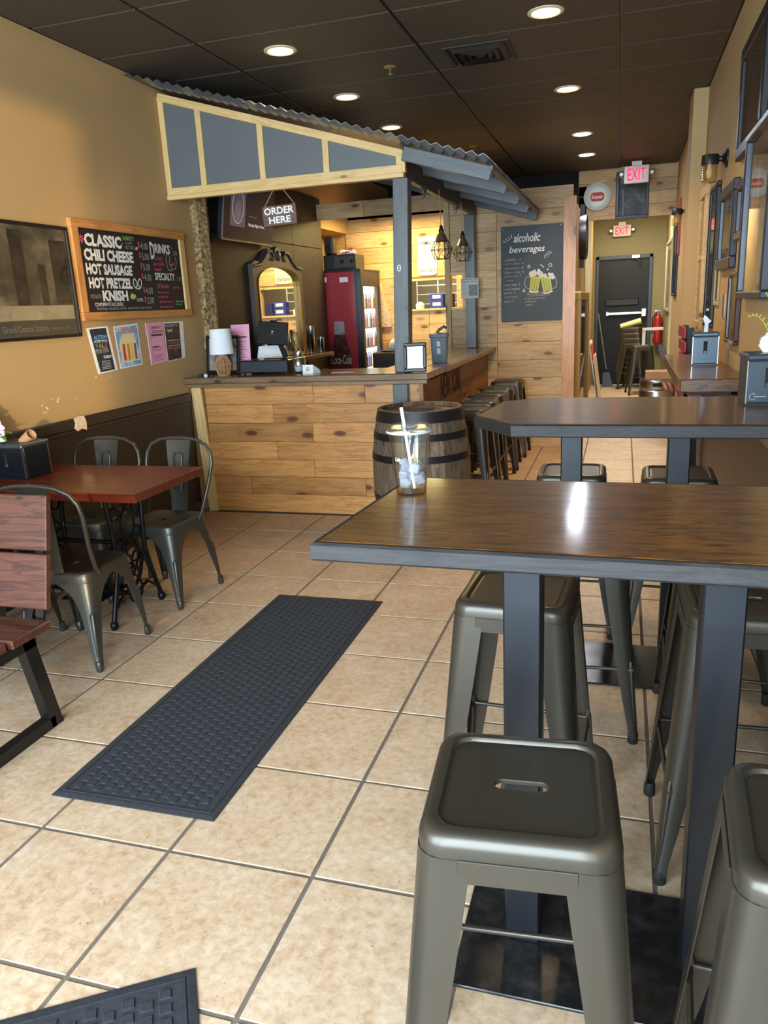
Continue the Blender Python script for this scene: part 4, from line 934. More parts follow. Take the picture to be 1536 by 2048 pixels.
# flyers on the tan wall
def flyer(label, pts, mat):
    t = thing('flyer', label, 'flyer', (XL, pts[0][0], pts[0][1]), 0, 'flyers below the menu board')
    MB().prism(pts, .0008, .0022).obj('sheet', mat, t, onL(0, 0)); return t
def fbox(t, x0, z0, x1, z1, mat, d=.0024): MB().box(x0, z0, .0020, x1, z1, d).obj('print_block', mat, t, onL(0, 0))
P_navy = plain('print_navy', (36, 46, 64), .6, 0, 0, .4, 40); P_or = plain('print_orange', (232, 132, 50), .6); P_bl = plain('print_blue', (84, 146, 204), .6)
P_cream = plain('print_cream', (240, 220, 160), .6); P_red = plain('print_red', (206, 60, 48), .6); P_pk = plain('pink_paper', (236, 168, 190), .8); P_dk = art('print_dark', (26, 24, 30), (60, 42, 38), (120, 84, 70), 30)
f1 = flyer('white-bordered charity walk flyer hanging crooked, leftmost under the menu board', [(3.075, 1.205), (3.285, 1.215), (3.235, 1.505), (3.018, 1.498)], M_paper)
MB().prism([(3.10, 1.215), (3.255, 1.222), (3.215, 1.495), (3.045, 1.49)], .002, .0024).obj('print_block', P_navy, f1, onL(0, 0))
MB().prism([(3.085, 1.33), (3.22, 1.34), (3.20, 1.37), (3.07, 1.36)], .0022, .0026).obj('print_block', art('print_smoke', (60, 56, 54), (120, 112, 104), (176, 170, 160), 20), f1, onL(0, 0))
text('lettering', 'AUTISM', .135, .026, plain('print_sky', (110, 176, 226), .6), f1, onL(3.075, 1.425, XL + .0028), .03); text('lettering', 'ACCEPTANCE', .135, .016, M_paper, f1, onL(3.075, 1.405, XL + .0028), .02)
for k, (c_, mm_) in enumerate(zip('WALK', (P_bl, P_or, M_greenk, P_red))): text('lettering', c_, .030, .030, mm_, f1, onL(3.082 + k * .034, 1.37, XL + .0028), .03)
text('lettering', 'SUNDAY', .085, .02, M_paper, f1, onL(3.15, 1.30, XL + .0028), .02)
for k in range(6): fbox(f1, 3.12 + k * .002, 1.232 + k * .010, 3.22 - k * .001, 1.236 + k * .010, M_chalk2, .0027)
f2 = flyer('sky-blue flyer with orange title and cream arch, second under the menu board', [(3.315, 1.218), (3.573, 1.228), (3.575, 1.512), (3.298, 1.50)], M_paper)
MB().prism([(3.325, 1.228), (3.562, 1.236), (3.563, 1.500), (3.31, 1.49)], .002, .0024).obj('print_block', art('print_clouds', (84, 146, 204), (130, 180, 222), (226, 236, 240), 12), f2, onL(0, 0))
MB().prism([(3.345, 1.26), (3.55, 1.262), (3.535, 1.38), (3.52, 1.42), (3.48, 1.445), (3.40, 1.445), (3.36, 1.42), (3.335, 1.38)], .0022, .0026).obj('print_block', P_cream, f2, onL(0, 0))
text('lettering', 'COTTAGE', .20, .032, P_or, f2, onL(3.335, 1.45, XL + .0028), .04)
for x0, m_ in ((3.37, P_red), (3.42, P_or), (3.46, plain('print_yellow', (240, 206, 60), .6)), (3.50, plain('print_purple', (132, 84, 140), .6))): fbox(f2, x0, 1.27, x0 + .026, 1.38, m_, .0028)
f3 = flyer('folded pink paper flyer with dark print, third under the menu board', [(3.685, 1.212), (3.895, 1.225), (3.885, 1.512), (3.665, 1.51)], P_pk)
MB().prism([(3.685, 1.212), (3.70, 1.214), (3.71, 1.508), (3.665, 1.51)], .002, .006).obj('folded_edge', P_pk, f3, onL(0, 0))
P_mag = plain('print_magenta', (132, 44, 78), .7)
text('lettering', 'BENEFIT', .12, .02, P_mag, f3, onL(3.735, 1.465, XL + .0028), .01); text('lettering', 'CAR SHOW', .14, .02, P_mag, f3, onL(3.735, 1.435, XL + .0028), .01)
fbox(f3, 3.725, 1.415, 3.87, 1.428, M_black); fbox(f3, 3.725, 1.335, 3.80, 1.343, M_black)
for k in range(9): fbox(f3, 3.725, 1.24 + k * .010 + (.02 if k > 4 else 0), 3.86 - (k % 3) * .02, 1.2425 + k * .010 + (.02 if k > 4 else 0), P_mag, .0024)
f4 = flyer('dark flyer with stars-and-stripes print, rightmost under the menu board', [(3.905, 1.222), (4.15, 1.232), (4.172, 1.508), (3.905, 1.508)], M_paper)
MB().prism([(3.908, 1.226), (4.10, 1.236), (4.115, 1.498), (3.908, 1.498)], .002, .0024).obj('print_block', P_dk, f4, onL(0, 0))
text('lettering', 'NIGHTS', .16, .022, M_chalk2, f4, onL(3.92, 1.47, XL + .0028), .02); squiggle('print_stroke', .11, .03, P_cream, f4, onL(3.94, 1.43, XL + .0026), 4, .010)
for k in range(4): fbox(f4, 3.93, 1.31 + k * .02, 4.09, 1.316 + k * .02, (P_red, M_chalk2)[k % 2], .0027)

# chalkboard of drinks
cb = thing('chalkboard', 'slate chalkboard of alcoholic beverages with two drawn beer mugs', 'chalkboard', (1.26, 7.08, 1.33))
MB().prism([(0, .012), (.012, 0), (.615, 0), (.627, .012), (.627, .93), (.612, .945), (.012, .945), (0, .93)], 0, .008).obj('board', M_slate, cb, onB(.948, 1.325, YW - .003))
Mb = onB(.948, 1.325, YW - .0112)
def bt(s_, x, y, w, h, mat=M_chalk2, bold=0, shear=0): text('lettering', s_, w, h, mat, cb, Mb @ Matrix.Translation((x, y, 0)), bold, shear)
bt('alcoholic', .13, .785, .27, .085, M_chalk, .012, .25); bt('beverages', .085, .665, .36, .085, M_chalk, .012, .2)
for i, (s_, w_) in enumerate([('-schaefer -4', .175), ('-coors light -3', .20), ('-warsteiner -6', .20), ('-Blakes cider -6', .205), ('-Juice bomb -7', .175), ('  sloop', .06), ('-white claw -7', .165), ('-hard seltzer', .165), (' punch -7', .12), ('-hard cherry', .14), (' cider -7', .10)]):
    bt(s_, .03 + (.035 if i == 5 else 0), .608 - i * .041, w_, .026, M_chalk2)
bt('NON ALCOHOLIC', .27, .262, .23, .030, M_chalk2); MB().ribbon([(0, 0), (.23, .004)], .003).obj('underline', M_chalk2, cb, Mb @ Matrix.Translation((.27, .252, 0)))
[squiggle('lettering', w_, .018, M_chalk2, cb, Mb @ Matrix.Translation((x_, y_, 0)), 9 + int(100 * w_)) for x_, y_, w_ in ((.235, .218, .22), (.25, .188, .11), (.255, .158, .06))]
b = MB()
for k in range(4): b.ribbon([(-.01 - .02 * k, .05 - .012 * k), (-.02 - .028 * k, .085 - .02 * k)], .005)
b.obj('spark_drawing', M_chalk, cb, Mb @ Matrix.Translation((.125, .78, 0)))
b = MB()
for k in range(4): b.ribbon([(.01 + .012 * k, -.02 + .012 * k), (.02 + .022 * k, -.05 + .016 * k)], .005)
b.obj('spark_drawing', M_chalk, cb, Mb @ Matrix.Translation((.43, .665, 0)))
M_beer = plain('chalk_beer_yellow', (186, 190, 92), .9)
for (cx, cy, an, hs) in ((.345, .375, -8, -1), (.465, .360, 10, 1)):
    Mg = Mb @ Matrix.Translation((cx, cy, 0)) @ Matrix.Rotation(R(an), 4, 'Z')
    MB().prism([(-.045, -.07), (.045, -.07), (.05, .07), (-.05, .07)], 0, .0006).obj('mug_drawing', M_beer, cb, Mg)
    MB().ribbon([(-.048, -.078), (0, -.085), (.048, -.078)], .012).obj('mug_drawing', M_chalk, cb, Mg)
    for q in (-.024, 0, .024): MB().ribbon([(q, -.065), (q, .05)], .004).obj('mug_drawing', M_slate, cb, Mg @ Matrix.Translation((0, 0, .0006)))
    MB().ribbon([(hs * .05, .06), (hs * .095, .055), (hs * .105, .0), (hs * .085, -.05), (hs * .05, -.055)], .007).obj('mug_drawing', M_chalk2, cb, Mg)
random.seed(8); b = MB()
for k in range(26):
    x, y, r_ = random.uniform(.285, .53), random.uniform(.43, .47), random.uniform(.012, .024); y += .035 * math.sin((x - .27) * 16) * (1 if x < .40 else .4)
    b.prism([(x + r_ * math.cos(a), y + r_ * math.sin(a)) for a in [i * .785 for i in range(8)]], 0, .0008 + .00001 * k)
b.obj('foam_drawing', plain('chalk_foam', (214, 212, 204), .9, 0, 0, .3, 60), cb, Mb)
for x, y, r_ in ((.285, .545, .012), (.50, .545, .016), (.475, .505, .007), (.235, .31, .011), (.41, .55, .006), (.43, .535, .005)):
    MB().ribbon([(x + r_ * math.cos(a), y + r_ * math.sin(a)) for a in [i * .628 for i in range(10)]], .005, 0, .0006, True).obj('bubble_drawing', M_chalk, cb, Mb)
for x, y in ((.022, .915), (.60, .925)): MB().lathe([(.001, 0), (.007, 0), (.005, .004), (.001, .005)], 10).obj('screw', M_steel, cb, Mb @ Matrix.Translation((x, y, 0)))

# ================================================================== BEHIND THE COUNTER
os_ = thing('order_sign', 'small rustic wooden ORDER HERE sign hanging from the canopy', 'sign', (-.205, 4.2, 2.21))
Mo = onB(-.338, 2.140, 4.20) @ Matrix.Rotation(R(1.6), 4, 'Z')
M_rus = wood('rustic_sign_wood', (92, 62, 52), (128, 96, 84), (52, 34, 28), .7, 0, 0, 2.5, .2, .5)
MB().box(0, 0, 0, .262, .134, .012, .002).obj('board', M_rus, os_, Mo)
text('lettering', 'ORDER', .232, .050, M_white, os_, Mo @ Matrix.Translation((.014, .074, .0122)), .03); text('lettering', 'HERE', .170, .046, M_white, os_, Mo @ Matrix.Translation((.047, .014, .0122)), .03)
for a, c in (((-.325, 4.195, 2.27), (-.235, 4.19, 2.392)), ((-.088, 4.195, 2.278), (-.175, 4.19, 2.392))): MB().tube([a, c], .003, 6).obj('cord', M_kraft, os_)

# dark plywood panels, bark post
pw = struct(MB().box(XL - .02, 4.70, .9, XL + .012, 7.215, 2.72).obj('trim_5', M_dark))
for y0, y1, z0, z1 in ((4.74, 5.55, .9, 2.19), (5.553, 6.38, .9, 2.19), (6.383, 7.21, .9, 2.19), (5.553, 6.38, 2.195, 2.72), (6.383, 7.21, 2.195, 2.72)): plankY('plywood_sheet', M_ply, pw, y0, y1, XL + .024, z0, z1, .012)
plankY('backing_strip', M_ply, pw, 4.68, 4.74, XL + .03, .9, 2.12, .02)
b = MB(); rg = []; random.seed(4)
for i in range(14):
    z = 1.08 + i * (2.46 - 1.08) / 13; w = .095 + random.uniform(-.012, .012)
    rg.append([(XL, 4.565 - w, z), (XL + .05, 4.565 - w + random.uniform(0, .02), z), (XL + .085, 4.565, z), (XL + .05, 4.565 + w - random.uniform(0, .02), z), (XL, 4.565 + w, z)])
bp = tag(b.loft(rg).obj('bark_post', M_burl), 'rough live-edge bark post on the left wall beneath canopy', 'post')

tv = thing('television', 'wall-mounted flat television showing dark title screen, tilted downward', 'television', (-1.0, 5.2, 2.4))
Mt_ = axes((-.985, 4.745, 2.135), EY, Vector((.16, 0, .987)).normalized(), Vector((.987, 0, -.16)).normalized())
MB().box(0, 0, -.045, .98, .57, 0, .006).obj('casing', M_black, tv, Mt_)
scn = MB().box(.012, .022, 0, .968, .558, .0015).obj('screen', plain('tv_screen', (12, 11, 15), .35, 0, .0, .1, 2, 0, (30, 26, 40), .5), tv, Mt_)
scn.data.materials[0].node_tree.nodes['Principled BSDF'].inputs['Specular IOR Level'].default_value = .12
MB().box(.002, .002, -.002, .978, .010, .004).box(.002, .0, -.01, .012, .57, .004).obj('bezel', plain('tv_bezel', (150, 156, 166), .3, .8), tv, Mt_)
A_scr = plain('screen_grey', (84, 86, 96), .3, 0, 0, .3, 20, 0, (84, 86, 100), .6)
MB().box(.13, .12, .0016, .40, .44, .0020).obj('screen_picture', plain('screen_slate', (64, 68, 84), .3, 0, 0, .2, 9, 0, (64, 70, 92), .5), scn, Mt_)
MB().ribbon([(.265 + .10 * math.cos(a), .28 + .135 * math.sin(a)) for a in [i * 2 * math.pi / 28 for i in range(28)]], .006, .0021, .0004, True).obj('screen_picture', emis('screen_line', (190, 196, 210), .6), scn, Mt_)
MB().prism([(.265 + .055 * math.cos(a), .24 + .085 * math.sin(a)) for a in [i * 2 * math.pi / 16 for i in range(16)]], .0021, .0024).obj('screen_picture', A_scr, scn, Mt_)
text('screen_text', 'Monday Night in New...', .33, .034, emis('screen_white', (220, 222, 230), .9), scn, Mt_ @ Matrix.Translation((.47, .13, .0012))); squiggle('screen_text', .17, .018, emis('screen_dim', (120, 122, 134), .5), scn, Mt_ @ Matrix.Translation((.47, .21, .0016)), 7)
MB().box(-1.07, 5.1, 2.3, -1.02, 5.35, 2.55).obj('wall_bracket', M_black, tv)

mr = thing('wall_mirror', 'arched dark wooden mirror with scrolled crest against plywood', 'mirror', (-1.06, 6.0, 1.1))
Mq = onL(5.32, 1.02, XL + .026); M_mfr = plain('mirror_frame_paint', (74, 68, 60), .45, 0, .1)
wq, hq = 1.14, .95
def arch(m, z): # inner arch outline
    out = [(m, m), (wq - m, m)]
    for i in range(15):
        a = math.pi * i / 14; out.append((wq / 2 + (wq / 2 - m) * math.cos(a) * (1 if True else 1), hq - .15 + .14 * math.sin(a)))
    return [(x, y, z) for x, y in out]
def outer(z):
    pts = [(0, 0), (wq, 0)]
    top = [(wq, .90), (wq - .03, .945), (wq - .14, .965), (wq - .26, 1.03), (wq - .36, 1.10), (wq - .43, 1.085), (wq - .46, 1.03), (wq / 2 + .07, 1.02), (wq / 2 + .05, 1.10), (wq / 2, 1.125), (wq / 2 - .05, 1.10), (wq / 2 - .07, 1.02), (.46, 1.03), (.43, 1.085), (.36, 1.10)]
    return [(x, y, z) for x, y in pts + top + [(.26, 1.03), (.14, .965), (.03, .985), (0, .985)]]
def resample(loop, n=72):
    P = [Vector(p) for p in loop]; c = Vector((wq / 2, .55, loop[0][2])); res = []
    for i in range(n):
        a = 2 * math.pi * i / n; d = Vector((math.cos(a), math.sin(a), 0)); best = None
        for p, q in zip(P, P[1:] + P[:1]):
            e = q - p; den = d.x * e.y - d.y * e.x
            if abs(den) < 1e-9: continue
            w_ = p - c; t = (w_.x * e.y - w_.y * e.x) / den; s_ = (w_.x * d.y - w_.y * d.x) / den
            if t > 0 and -1e-6 <= s_ <= 1 + 1e-6 and (best is None or t > best): best = t
        res.append(tuple(c + d * (best or .1)))
    return res
oo0, oo1 = resample(outer(0)), resample(outer(.045)); ii1, ii0 = resample(arch(.095, .045)), resample(arch(.095, .012))
MB().loft([oo0, oo1, ii1, ii0], False, False).obj('frame', M_mfr, mr, Mq)
MB().loft([resample(arch(.085, .050)), resample(arch(.085, .056)), resample(arch(.10, .05)), resample(arch(.10, .015))], False, False).obj('inner_bead', M_brass, mr, Mq)
for s_ in (-1, 1):
    MB().tube([(wq / 2 + s_ * x, y, .05) for x, y in ((.54, .93), (.42, .945), (.32, 1.0), (.24, 1.065), (.16, 1.075), (.115, 1.04), (.13, 1.0), (.165, 1.005))], .014, 8).obj('scroll', M_mfr, mr, Mq, 50)
MB().lathe([(.001, .07), (.03, .066), (.05, .05), (.055, .03)], 16).obj('crest_boss', M_mfr, mr, Mq @ Matrix.Translation((wq / 2, 1.04, 0)), 50)
sM = NT('mirror_silver'); sM.p(Roughness=.02, Metallic=1.0); sM.b.inputs['Base Color'].default_value = (.86, .86, .84, 1)
MB().loft([resample(arch(.095, .010)), resample(arch(.095, .014))]).obj('mirror_glass', sM.m, mr, Mq)

# back-bar shelf
sh = thing('back_shelf', 'dark wooden shelf below the mirror holding glassware', 'shelf', (-.92, 5.6, 1.1))
plank('board', M_bartop, sh, axes((-.905, 5.72, 1.092), EY, (-1, 0, 0), EZ), 1.72, .30, .040, .004)
MB().box(-1.06, 4.88, .86, -1.03, 4.92, 1.07).box(-1.06, 6.5, .86, -1.03, 6.54, 1.07).obj('bracket', M_black, sh)
M_gl2 = clear('drinking_glass', (.88, .92, .92), 1.6, .03, 2.4)
zs = 1.112
def carafe(lb, x, y, s_=1.0):
    t = thing('glass_carafe', lb, 'carafe', (x, y, zs), 0, 'glass carafes on the back shelf'); Mz = Matrix.Translation((x, y, zs))
    MB().lathe([(.001, .0), (.05 * s_, 0), (.058 * s_, .03), (.05 * s_, .08), (.026 * s_, .13), (.024 * s_, .20), (.034 * s_, .235), (.032 * s_, .235), (.022 * s_, .20), (.024 * s_, .13), (.047 * s_, .08), (.054 * s_, .03), (.045 * s_, .006), (.001, .006)], 20).obj('body', M_gl2, t, Mz, 50)
for k, (x, y) in enumerate([(-.80, 5.16), (-.80, 5.36), (-.80, 5.56), (-.83, 5.73), (-.95, 5.28), (-.95, 5.48)]):
    carafe(['glass carafe on the back shelf, nearest the counter', 'second glass carafe along the shelf edge', 'third glass carafe along the shelf edge', 'fourth glass carafe along the shelf edge, nearest the stacked glasses', 'glass carafe against the mirror, nearer one', 'glass carafe against the mirror, farther one'][k], x, y)
def glass_stack(lb, x, y, n, r_, h):
    t = thing('stacked_glasses', lb, 'glasses', (x, y, zs), 0, 'stacks of drinking glasses'); Mz = Matrix.Translation((x, y, zs))
    for k in range(n):
        MB().lathe([(.001, 0), (r_ * .8, 0), (r_, h), (r_ * .94, h), (r_ * .75, .006), (.001, .006)], 18).obj('glass', M_gl2, t, Mz @ Matrix.Translation((0, 0, k * h * .22)), 50)
glass_stack('tall stack of drinking glasses at the far end of the shelf', -.86, 6.20, 7, .045, .12); glass_stack('short stack of drinking glasses beside the tall stack', -.84, 6.42, 3, .04, .11)
for k, (x, y) in enumerate([(-.98, 5.75), (-.98, 6.0)]):
    t = thing('dark_bottle', ['small dark bottle before the mirror, left of two', 'small dark bottle before the mirror, right of two'][k], 'bottle', (x, y, zs)); Mz = Matrix.Translation((x, y, zs))
    MB().lathe([(.001, 0), (.03, 0), (.03, .14), (.013, .18), (.013, .22), (.001, .22)], 16).obj('body', M_black, t, Mz, 40); MB().lathe([(.015, .22), (.015, .25), (.001, .252)], 12).obj('cap', M_rub, t, Mz, 40)

# things on the counter
ZB = 1.080
pf = framed('photo_frame', 'black-framed photograph of people standing on a road, leaning by the lamp', 'photo frame', axes((-1.065, 4.44, ZB + .002), Vector((.97, -.10, 0)).normalized(), Vector((0.03, .12, .99)).normalized(), Vector((-.10, -.98, .12)).normalized()), .315, .30, .026, .018, M_black, art('photo_road', (120, 112, 104), (190, 176, 160), (222, 214, 204), 9))
MF = W[pf]
for k, (x, w_, h_, c_) in enumerate([(.10, .05, .17, (104, 104, 120)), (.165, .055, .18, (150, 128, 112)), (.225, .05, .17, (88, 92, 116))]):
    MB().prism([(x - w_ * .45, .045), (x + w_ * .45, .045), (x + w_ * .5, .045 + h_ * .75), (x, .045 + h_), (x - w_ * .5, .045 + h_ * .75)], .0064, .0072).obj('photo_figure', plain('photo_cloth', c_, .7, 0, 0, .3, 40), pf, MF)
MB().box(.028, .20, .0063, .285, .272, .0068).obj('photo_trees', art('photo_trees', (70, 74, 60), (150, 140, 120), (220, 214, 204), 30), pf, MF); MB().box(.028, .028, .0063, .285, .08, .0069).obj('photo_road_edge', plain('photo_leaves', (176, 150, 128), .7, 0, 0, .3, 50), pf, MF)
lp = thing('table_lamp', 'small table lamp with white drum shade and rattan base', 'lamp', (-.822, 4.27, ZB)); Ml = Matrix.Translation((-.822, 4.27, ZB))
MB().lathe([(.094, .165), (.080, .355), (.077, .355), (.091, .165)], 36, cap=False).obj('shade', plain('white_shade', (238, 238, 236), .8), lp, Ml, 40)
M_rat = plain('rattan', (190, 140, 88), .6); bs = MB().lathe([(.001, 0), (.046, 0), (.046, .006), (.001, .006)], 20).lathe([(.001, .148), (.03, .148), (.03, .158), (.001, .158)], 16).obj('base_rings', M_rat, lp, Ml, 40)
for k in range(26):
    a = 2 * math.pi * k / 26; c, s_ = math.cos(a), math.sin(a)
    MB().tube([(.046 * c, .046 * s_, .004), (.065 * c, .065 * s_, .085), (.034 * c, .034 * s_, .150)], .0028, 5).obj('rattan_rod', M_rat, lp, Ml)
MB().tube([(.066 * math.cos(a), .066 * math.sin(a), .085) for a in [i * 2 * math.pi / 26 for i in range(26)]], .003, 5, True).obj('rattan_ring', M_rat, lp, Ml)
MB().tube([(0, 0, .0), (0, 0, .20)], .008, 8).obj('stem', M_kraft, lp, Ml)
for k, x in enumerate((-.985, -.945, -.895)):
    tag(MB().lathe([(.001, 0), (.016, 0), (.017, .012), (.012, .018), (.001, .018)], 12).obj('small_trinket', (M_black, M_white, M_black)[k], None, Matrix.Translation((x, 4.20, ZB)), 40), ['tiny black trinket at the photo frame foot', 'tiny white trinket at the photo frame foot', 'tiny black trinket beside the lamp base'][k], 'trinket')
fp = thing('pink_notice', 'pink printed notice standing behind the table lamp', 'notice', (-.80, 4.50, ZB)); Mf = axes((-.86, 4.50, ZB), Vector((.98, .12, 0)).normalized(), Vector((-.03, .12, 1)).normalized(), Vector((.12, -.98, .1)).normalized())
MB().box(0, 0, 0, .155, .38, .002).obj('sheet', P_pk, fp, Mf); text('lettering', 'BENEFIT', .10, .02, P_mag, fp, Mf @ Matrix.Translation((.03, .335, .002))); text('lettering', 'CAR SHOW', .12, .02, P_mag, fp, Mf @ Matrix.Translation((.02, .295, .002))); MB().box(.03, .275, .002, .13, .285, .0024).obj('print_block', M_black, fp, Mf)
for k in range(10): MB().box(.03, .06 + k * .02, .002, .125 - (k % 3) * .02, .064 + k * .02, .0024).obj('print_block', P_mag, fp, Mf)
cd = thing('cash_drawer', 'black steel cash drawer on the counter', 'cash drawer', (-.46, 4.42, ZB)); Md = lay(-.462, 4.44, ZB, R(-2))
MB().box(-.205, -.18, .012, .205, .16, .108, .004).obj('casing', M_dispd, cd, Md); MB().box(-.20, -.186, .016, .20, -.178, .10, .003).obj('drawer_front', plain('charcoal_front', (52, 58, 68), .4, .3), cd, Md)
for x in (-.18, .18):
    for y in (-.16, .14): MB().lathe([(.012, 0), (.012, .013)], 10, (x, y, 0)).obj('foot', M_rub, cd, Md)
tb = thing('tablet_till', 'black tablet till on tilted stand, seen from behind', 'tablet', (-.42, 4.45, ZB + .108)); Mt2 = lay(-.40, 4.42, ZB + .108, R(-6))
MB().box(-.10, -.08, 0, .10, .10, .010, .003).obj('stand_base', M_black, tb, Mt2)
MB().loft([[(-.02 + .05 * (1 - t), -.005 - .02 * t, .008 + .16 * t), (.02 + .05 * (1 - t), -.005 - .02 * t, .008 + .16 * t), (.02 + .05 * (1 - t), .012 - .02 * t, .008 + .16 * t), (-.02 + .05 * (1 - t), .012 - .02 * t, .008 + .16 * t)] for t in (0, .5, 1)]).obj('stand_arm', M_black, tb, Mt2)
q = Mt2 @ Matrix.Translation((-.03, -.03, .195)) @ Matrix.Rotation(R(-8), 4, 'X') @ Matrix.Rotation(R(4), 4, 'Y')
MB().box(-.135, -.008, -.088, .135, .008, .088, .006).obj('tablet', plain('tablet_black', (14, 14, 15), .5), tb, q); MB().box(-.03, -.004, .086, .03, .010, .10, .003).obj('camera_bar', M_black, tb, q)
text('brand_mark', 'square', .03, .007, M_chalk2, tb, q @ onB(-.015, -.01, -.0088)); MB().lathe([(.001, -.009), (.008, -.009), (.008, -.0081), (.001, -.0081)], 12, axis='Y').obj('brand_mark', M_chalk2, tb, q @ Matrix.Translation((0, 0, .012)))
tag(MB().box(-.12, -.08, 0, .12, .08, .003).obj('paper_sheet', M_paper, None, axes((-.60, 4.69, ZB + .125), Vector((1, .1, 0)).normalized(), Vector((0, .5, .86)).normalized(), Vector((.0, -.86, .5)).normalized())), 'white sheet of paper propped behind the cash drawer', 'paper')
jr = thing('glass_jar', 'clear glass jar standing between cash drawer and card reader', 'jar', (-.195, 4.30, ZB)); Mj = Matrix.Translation((-.195, 4.31, ZB))
MB().lathe([(.001, 0), (.04, 0), (.052, .03), (.056, .07), (.048, .115), (.036, .135), (.040, .165), (.036, .165), (.032, .138), (.044, .113), (.051, .07), (.047, .03), (.036, .006), (.001, .006)], 24).obj('body', M_gl2, jr, Mj, 50); MB().lathe([(.001, .02), (.03, .02), (.034, .06), (.001, .055)], 10).obj('crumpled_paper', M_paper, jr, Mj @ Matrix.Rotation(R(12), 4, 'X'), 20)
cr = thing('card_reader', 'small white square card reader on its dock', 'card reader', (-.09, 4.28, ZB)); Mk = lay(-.09, 4.26, ZB, R(-8))
MB().loft([[(-.045, -.03, 0), (.045, -.03, 0), (.06, .06, 0), (-.03, .06, 0)], [(-.045, -.025, .066), (.045, -.025, .066), (.058, .04, .03), (-.028, .04, .03)]]).obj('body', M_white, cr, Mk)
MB().ribbon([(-.012, -.012), (.012, -.012), (.012, .012), (-.012, .012)], .004, 0, .0006, True).box(-.004, -.004, 0, .004, .004, .0006).obj('printed_mark', M_black, cr, Mk @ Matrix.Translation((0, -.0285, .034)) @ axes((0, 0, 0), EX, Vector((0, .075, .997)), Vector((0, -.997, .075))))
tag(MB().box(-.09, -.05, 0, .09, .05, .002).obj('leaflet', P_pk, None, lay(.17, 4.30, ZB, R(12))), 'pale pink leaflet lying flat on the counter', 'leaflet')
sf = framed('small_picture_frame', 'small black frame with a line drawing on the counter corner', 'picture frame', axes((.672, 4.235, ZB), Vector((1, .05, 0)).normalized(), Vector((-.03, .12, .99)).normalized(), Vector((.05, -.99, .12)).normalized()), .165, .205, .026, .018, M_black, plain('drawing_paper', (196, 194, 188), .8))
sf.matrix_basis = axes((.685, 4.145, ZB), Vector((1, .05, 0)).normalized(), Vector((-.03, .12, .99)).normalized(), Vector((.05, -.99, .12)).normalized()); W[sf] = sf.matrix_basis
b = MB(); random.seed(6)
for k in range(12):
    x, y = random.uniform(.05, .12), random.uniform(.05, .14); s_ = random.uniform(.008, .02)
    b.ribbon([(x - s_, y - s_), (x + s_, y - s_), (x + s_, y + s_ * .7), (x - s_, y + s_ * .7)], .0045, .0066, .0004, True)
b.obj('line_drawing', M_black, sf, W[sf])
bx = thing('condiment_caddy', 'grey plastic caddy box on the bar behind the small frame', 'box', (.80, 4.9, ZB)); Mx = lay(.74, 5.05, ZB, R(4)); M_cad = plain('grey_caddy', (104, 122, 132), .45)
MB().loft([rrect(.058, .05, .008, 24, 0), rrect(.066, .058, .008, 24, .20), rrect(.074, .066, .008, 24, .205), rrect(.074, .066, .008, 24, .228), rrect(.06, .05, .008, 24, .235)]).obj('box', M_cad, bx, Mx, 40)
MB().box(-.012, -.060, .13, .016, -.056, .17).box(-.012, -.058, .07, .016, -.054, .115).obj('label', M_paper, bx, Mx)
MB().tube([(-.02, 0, .23), (.0, .0, .26), (.04, 0, .285), (.06, 0, .27)], .012, 8).obj('tongs', plain('tongs_grey', (90, 96, 100), .4, .5), bx, Mx, 50)

# fridge
fr = thing('drinks_fridge', 'tall red drinks fridge with glass door and printed cola bottle', 'fridge', (-.95, 7.6, 0))
MB().box(-1.30, 7.25, .05, -.70, 7.98, 1.945, .004).obj('cabinet', M_redp, fr)
MB().box(-1.30, 7.245, 1.945, -.64, 7.99, 1.965, .003).box(-.715, 7.245, .05, -.695, 7.255, 1.95).obj('black_trim', M_black, fr)
dr = MB(); dr.box(-.70, 7.25, .05, -.64, 7.33, 1.945, .004).box(-.70, 7.90, .05, -.64, 7.98, 1.945, .004).box(-.70, 7.33, 1.78, -.64, 7.90, 1.945, .004).box(-.70, 7.33, .05, -.64, 7.90, .16, .004)
do = dr.obj('door', M_black, fr); MB().box(-.652, 7.33, .16, -.648, 7.90, 1.78).obj('door_glass', M_pane, do)
MB().box(-.697, 7.33, .16, -.692, 7.90, 1.78).obj('lit_interior', emis('fridge_glow', (206, 232, 246), 3.5), fr)
random.seed(9)
for zz in (.30, .60, .88, 1.10, 1.32, 1.54):
    MB().box(-.690, 7.33, zz - .012, -.66, 7.90, zz).obj('fridge_shelf', M_steel, fr)
    for k in range(7):
        MB().lathe([(.012, 0), (.012, .09), (.006, .13), (.006, .16), (.001, .16)], 8, (-.675, 7.37 + k * .075, zz)).obj('drink_bottle', (M_white, M_dark, P_bl, P_red)[(k + int(zz * 10)) % 4], fr, I4, 40)
MB().box(0, 0, 0, .10, .055, .001).obj('rating_label', M_paper, fr, onB(-.89, 1.83, 7.2495)); MB().box(0, 0, 0, .025, .055, .001).obj('rating_label', M_paper, fr, onB(-1.07, 1.84, 7.2495))
M_cola = NT('printed_cola'); _v = M_cola.coord((1, 1, 1)); _n = M_cola.noise(_v, 14, 3)
M_cola.l(M_cola.ramp(_n, [(.3, lin((36, 14, 12))), (.55, lin((84, 34, 22))), (.75, lin((140, 72, 44)))]), M_cola.b.inputs['Base Color']); M_cola.p(Roughness=.35); M_cola = M_cola.m
bo = [(-.13, 0), (.13, 0), (.135, .22), (.12, .34), (.085, .46), (.064, .56), (.058, .66), (-.058, .66), (-.064, .56), (-.085, .46), (-.12, .34), (-.135, .22)]
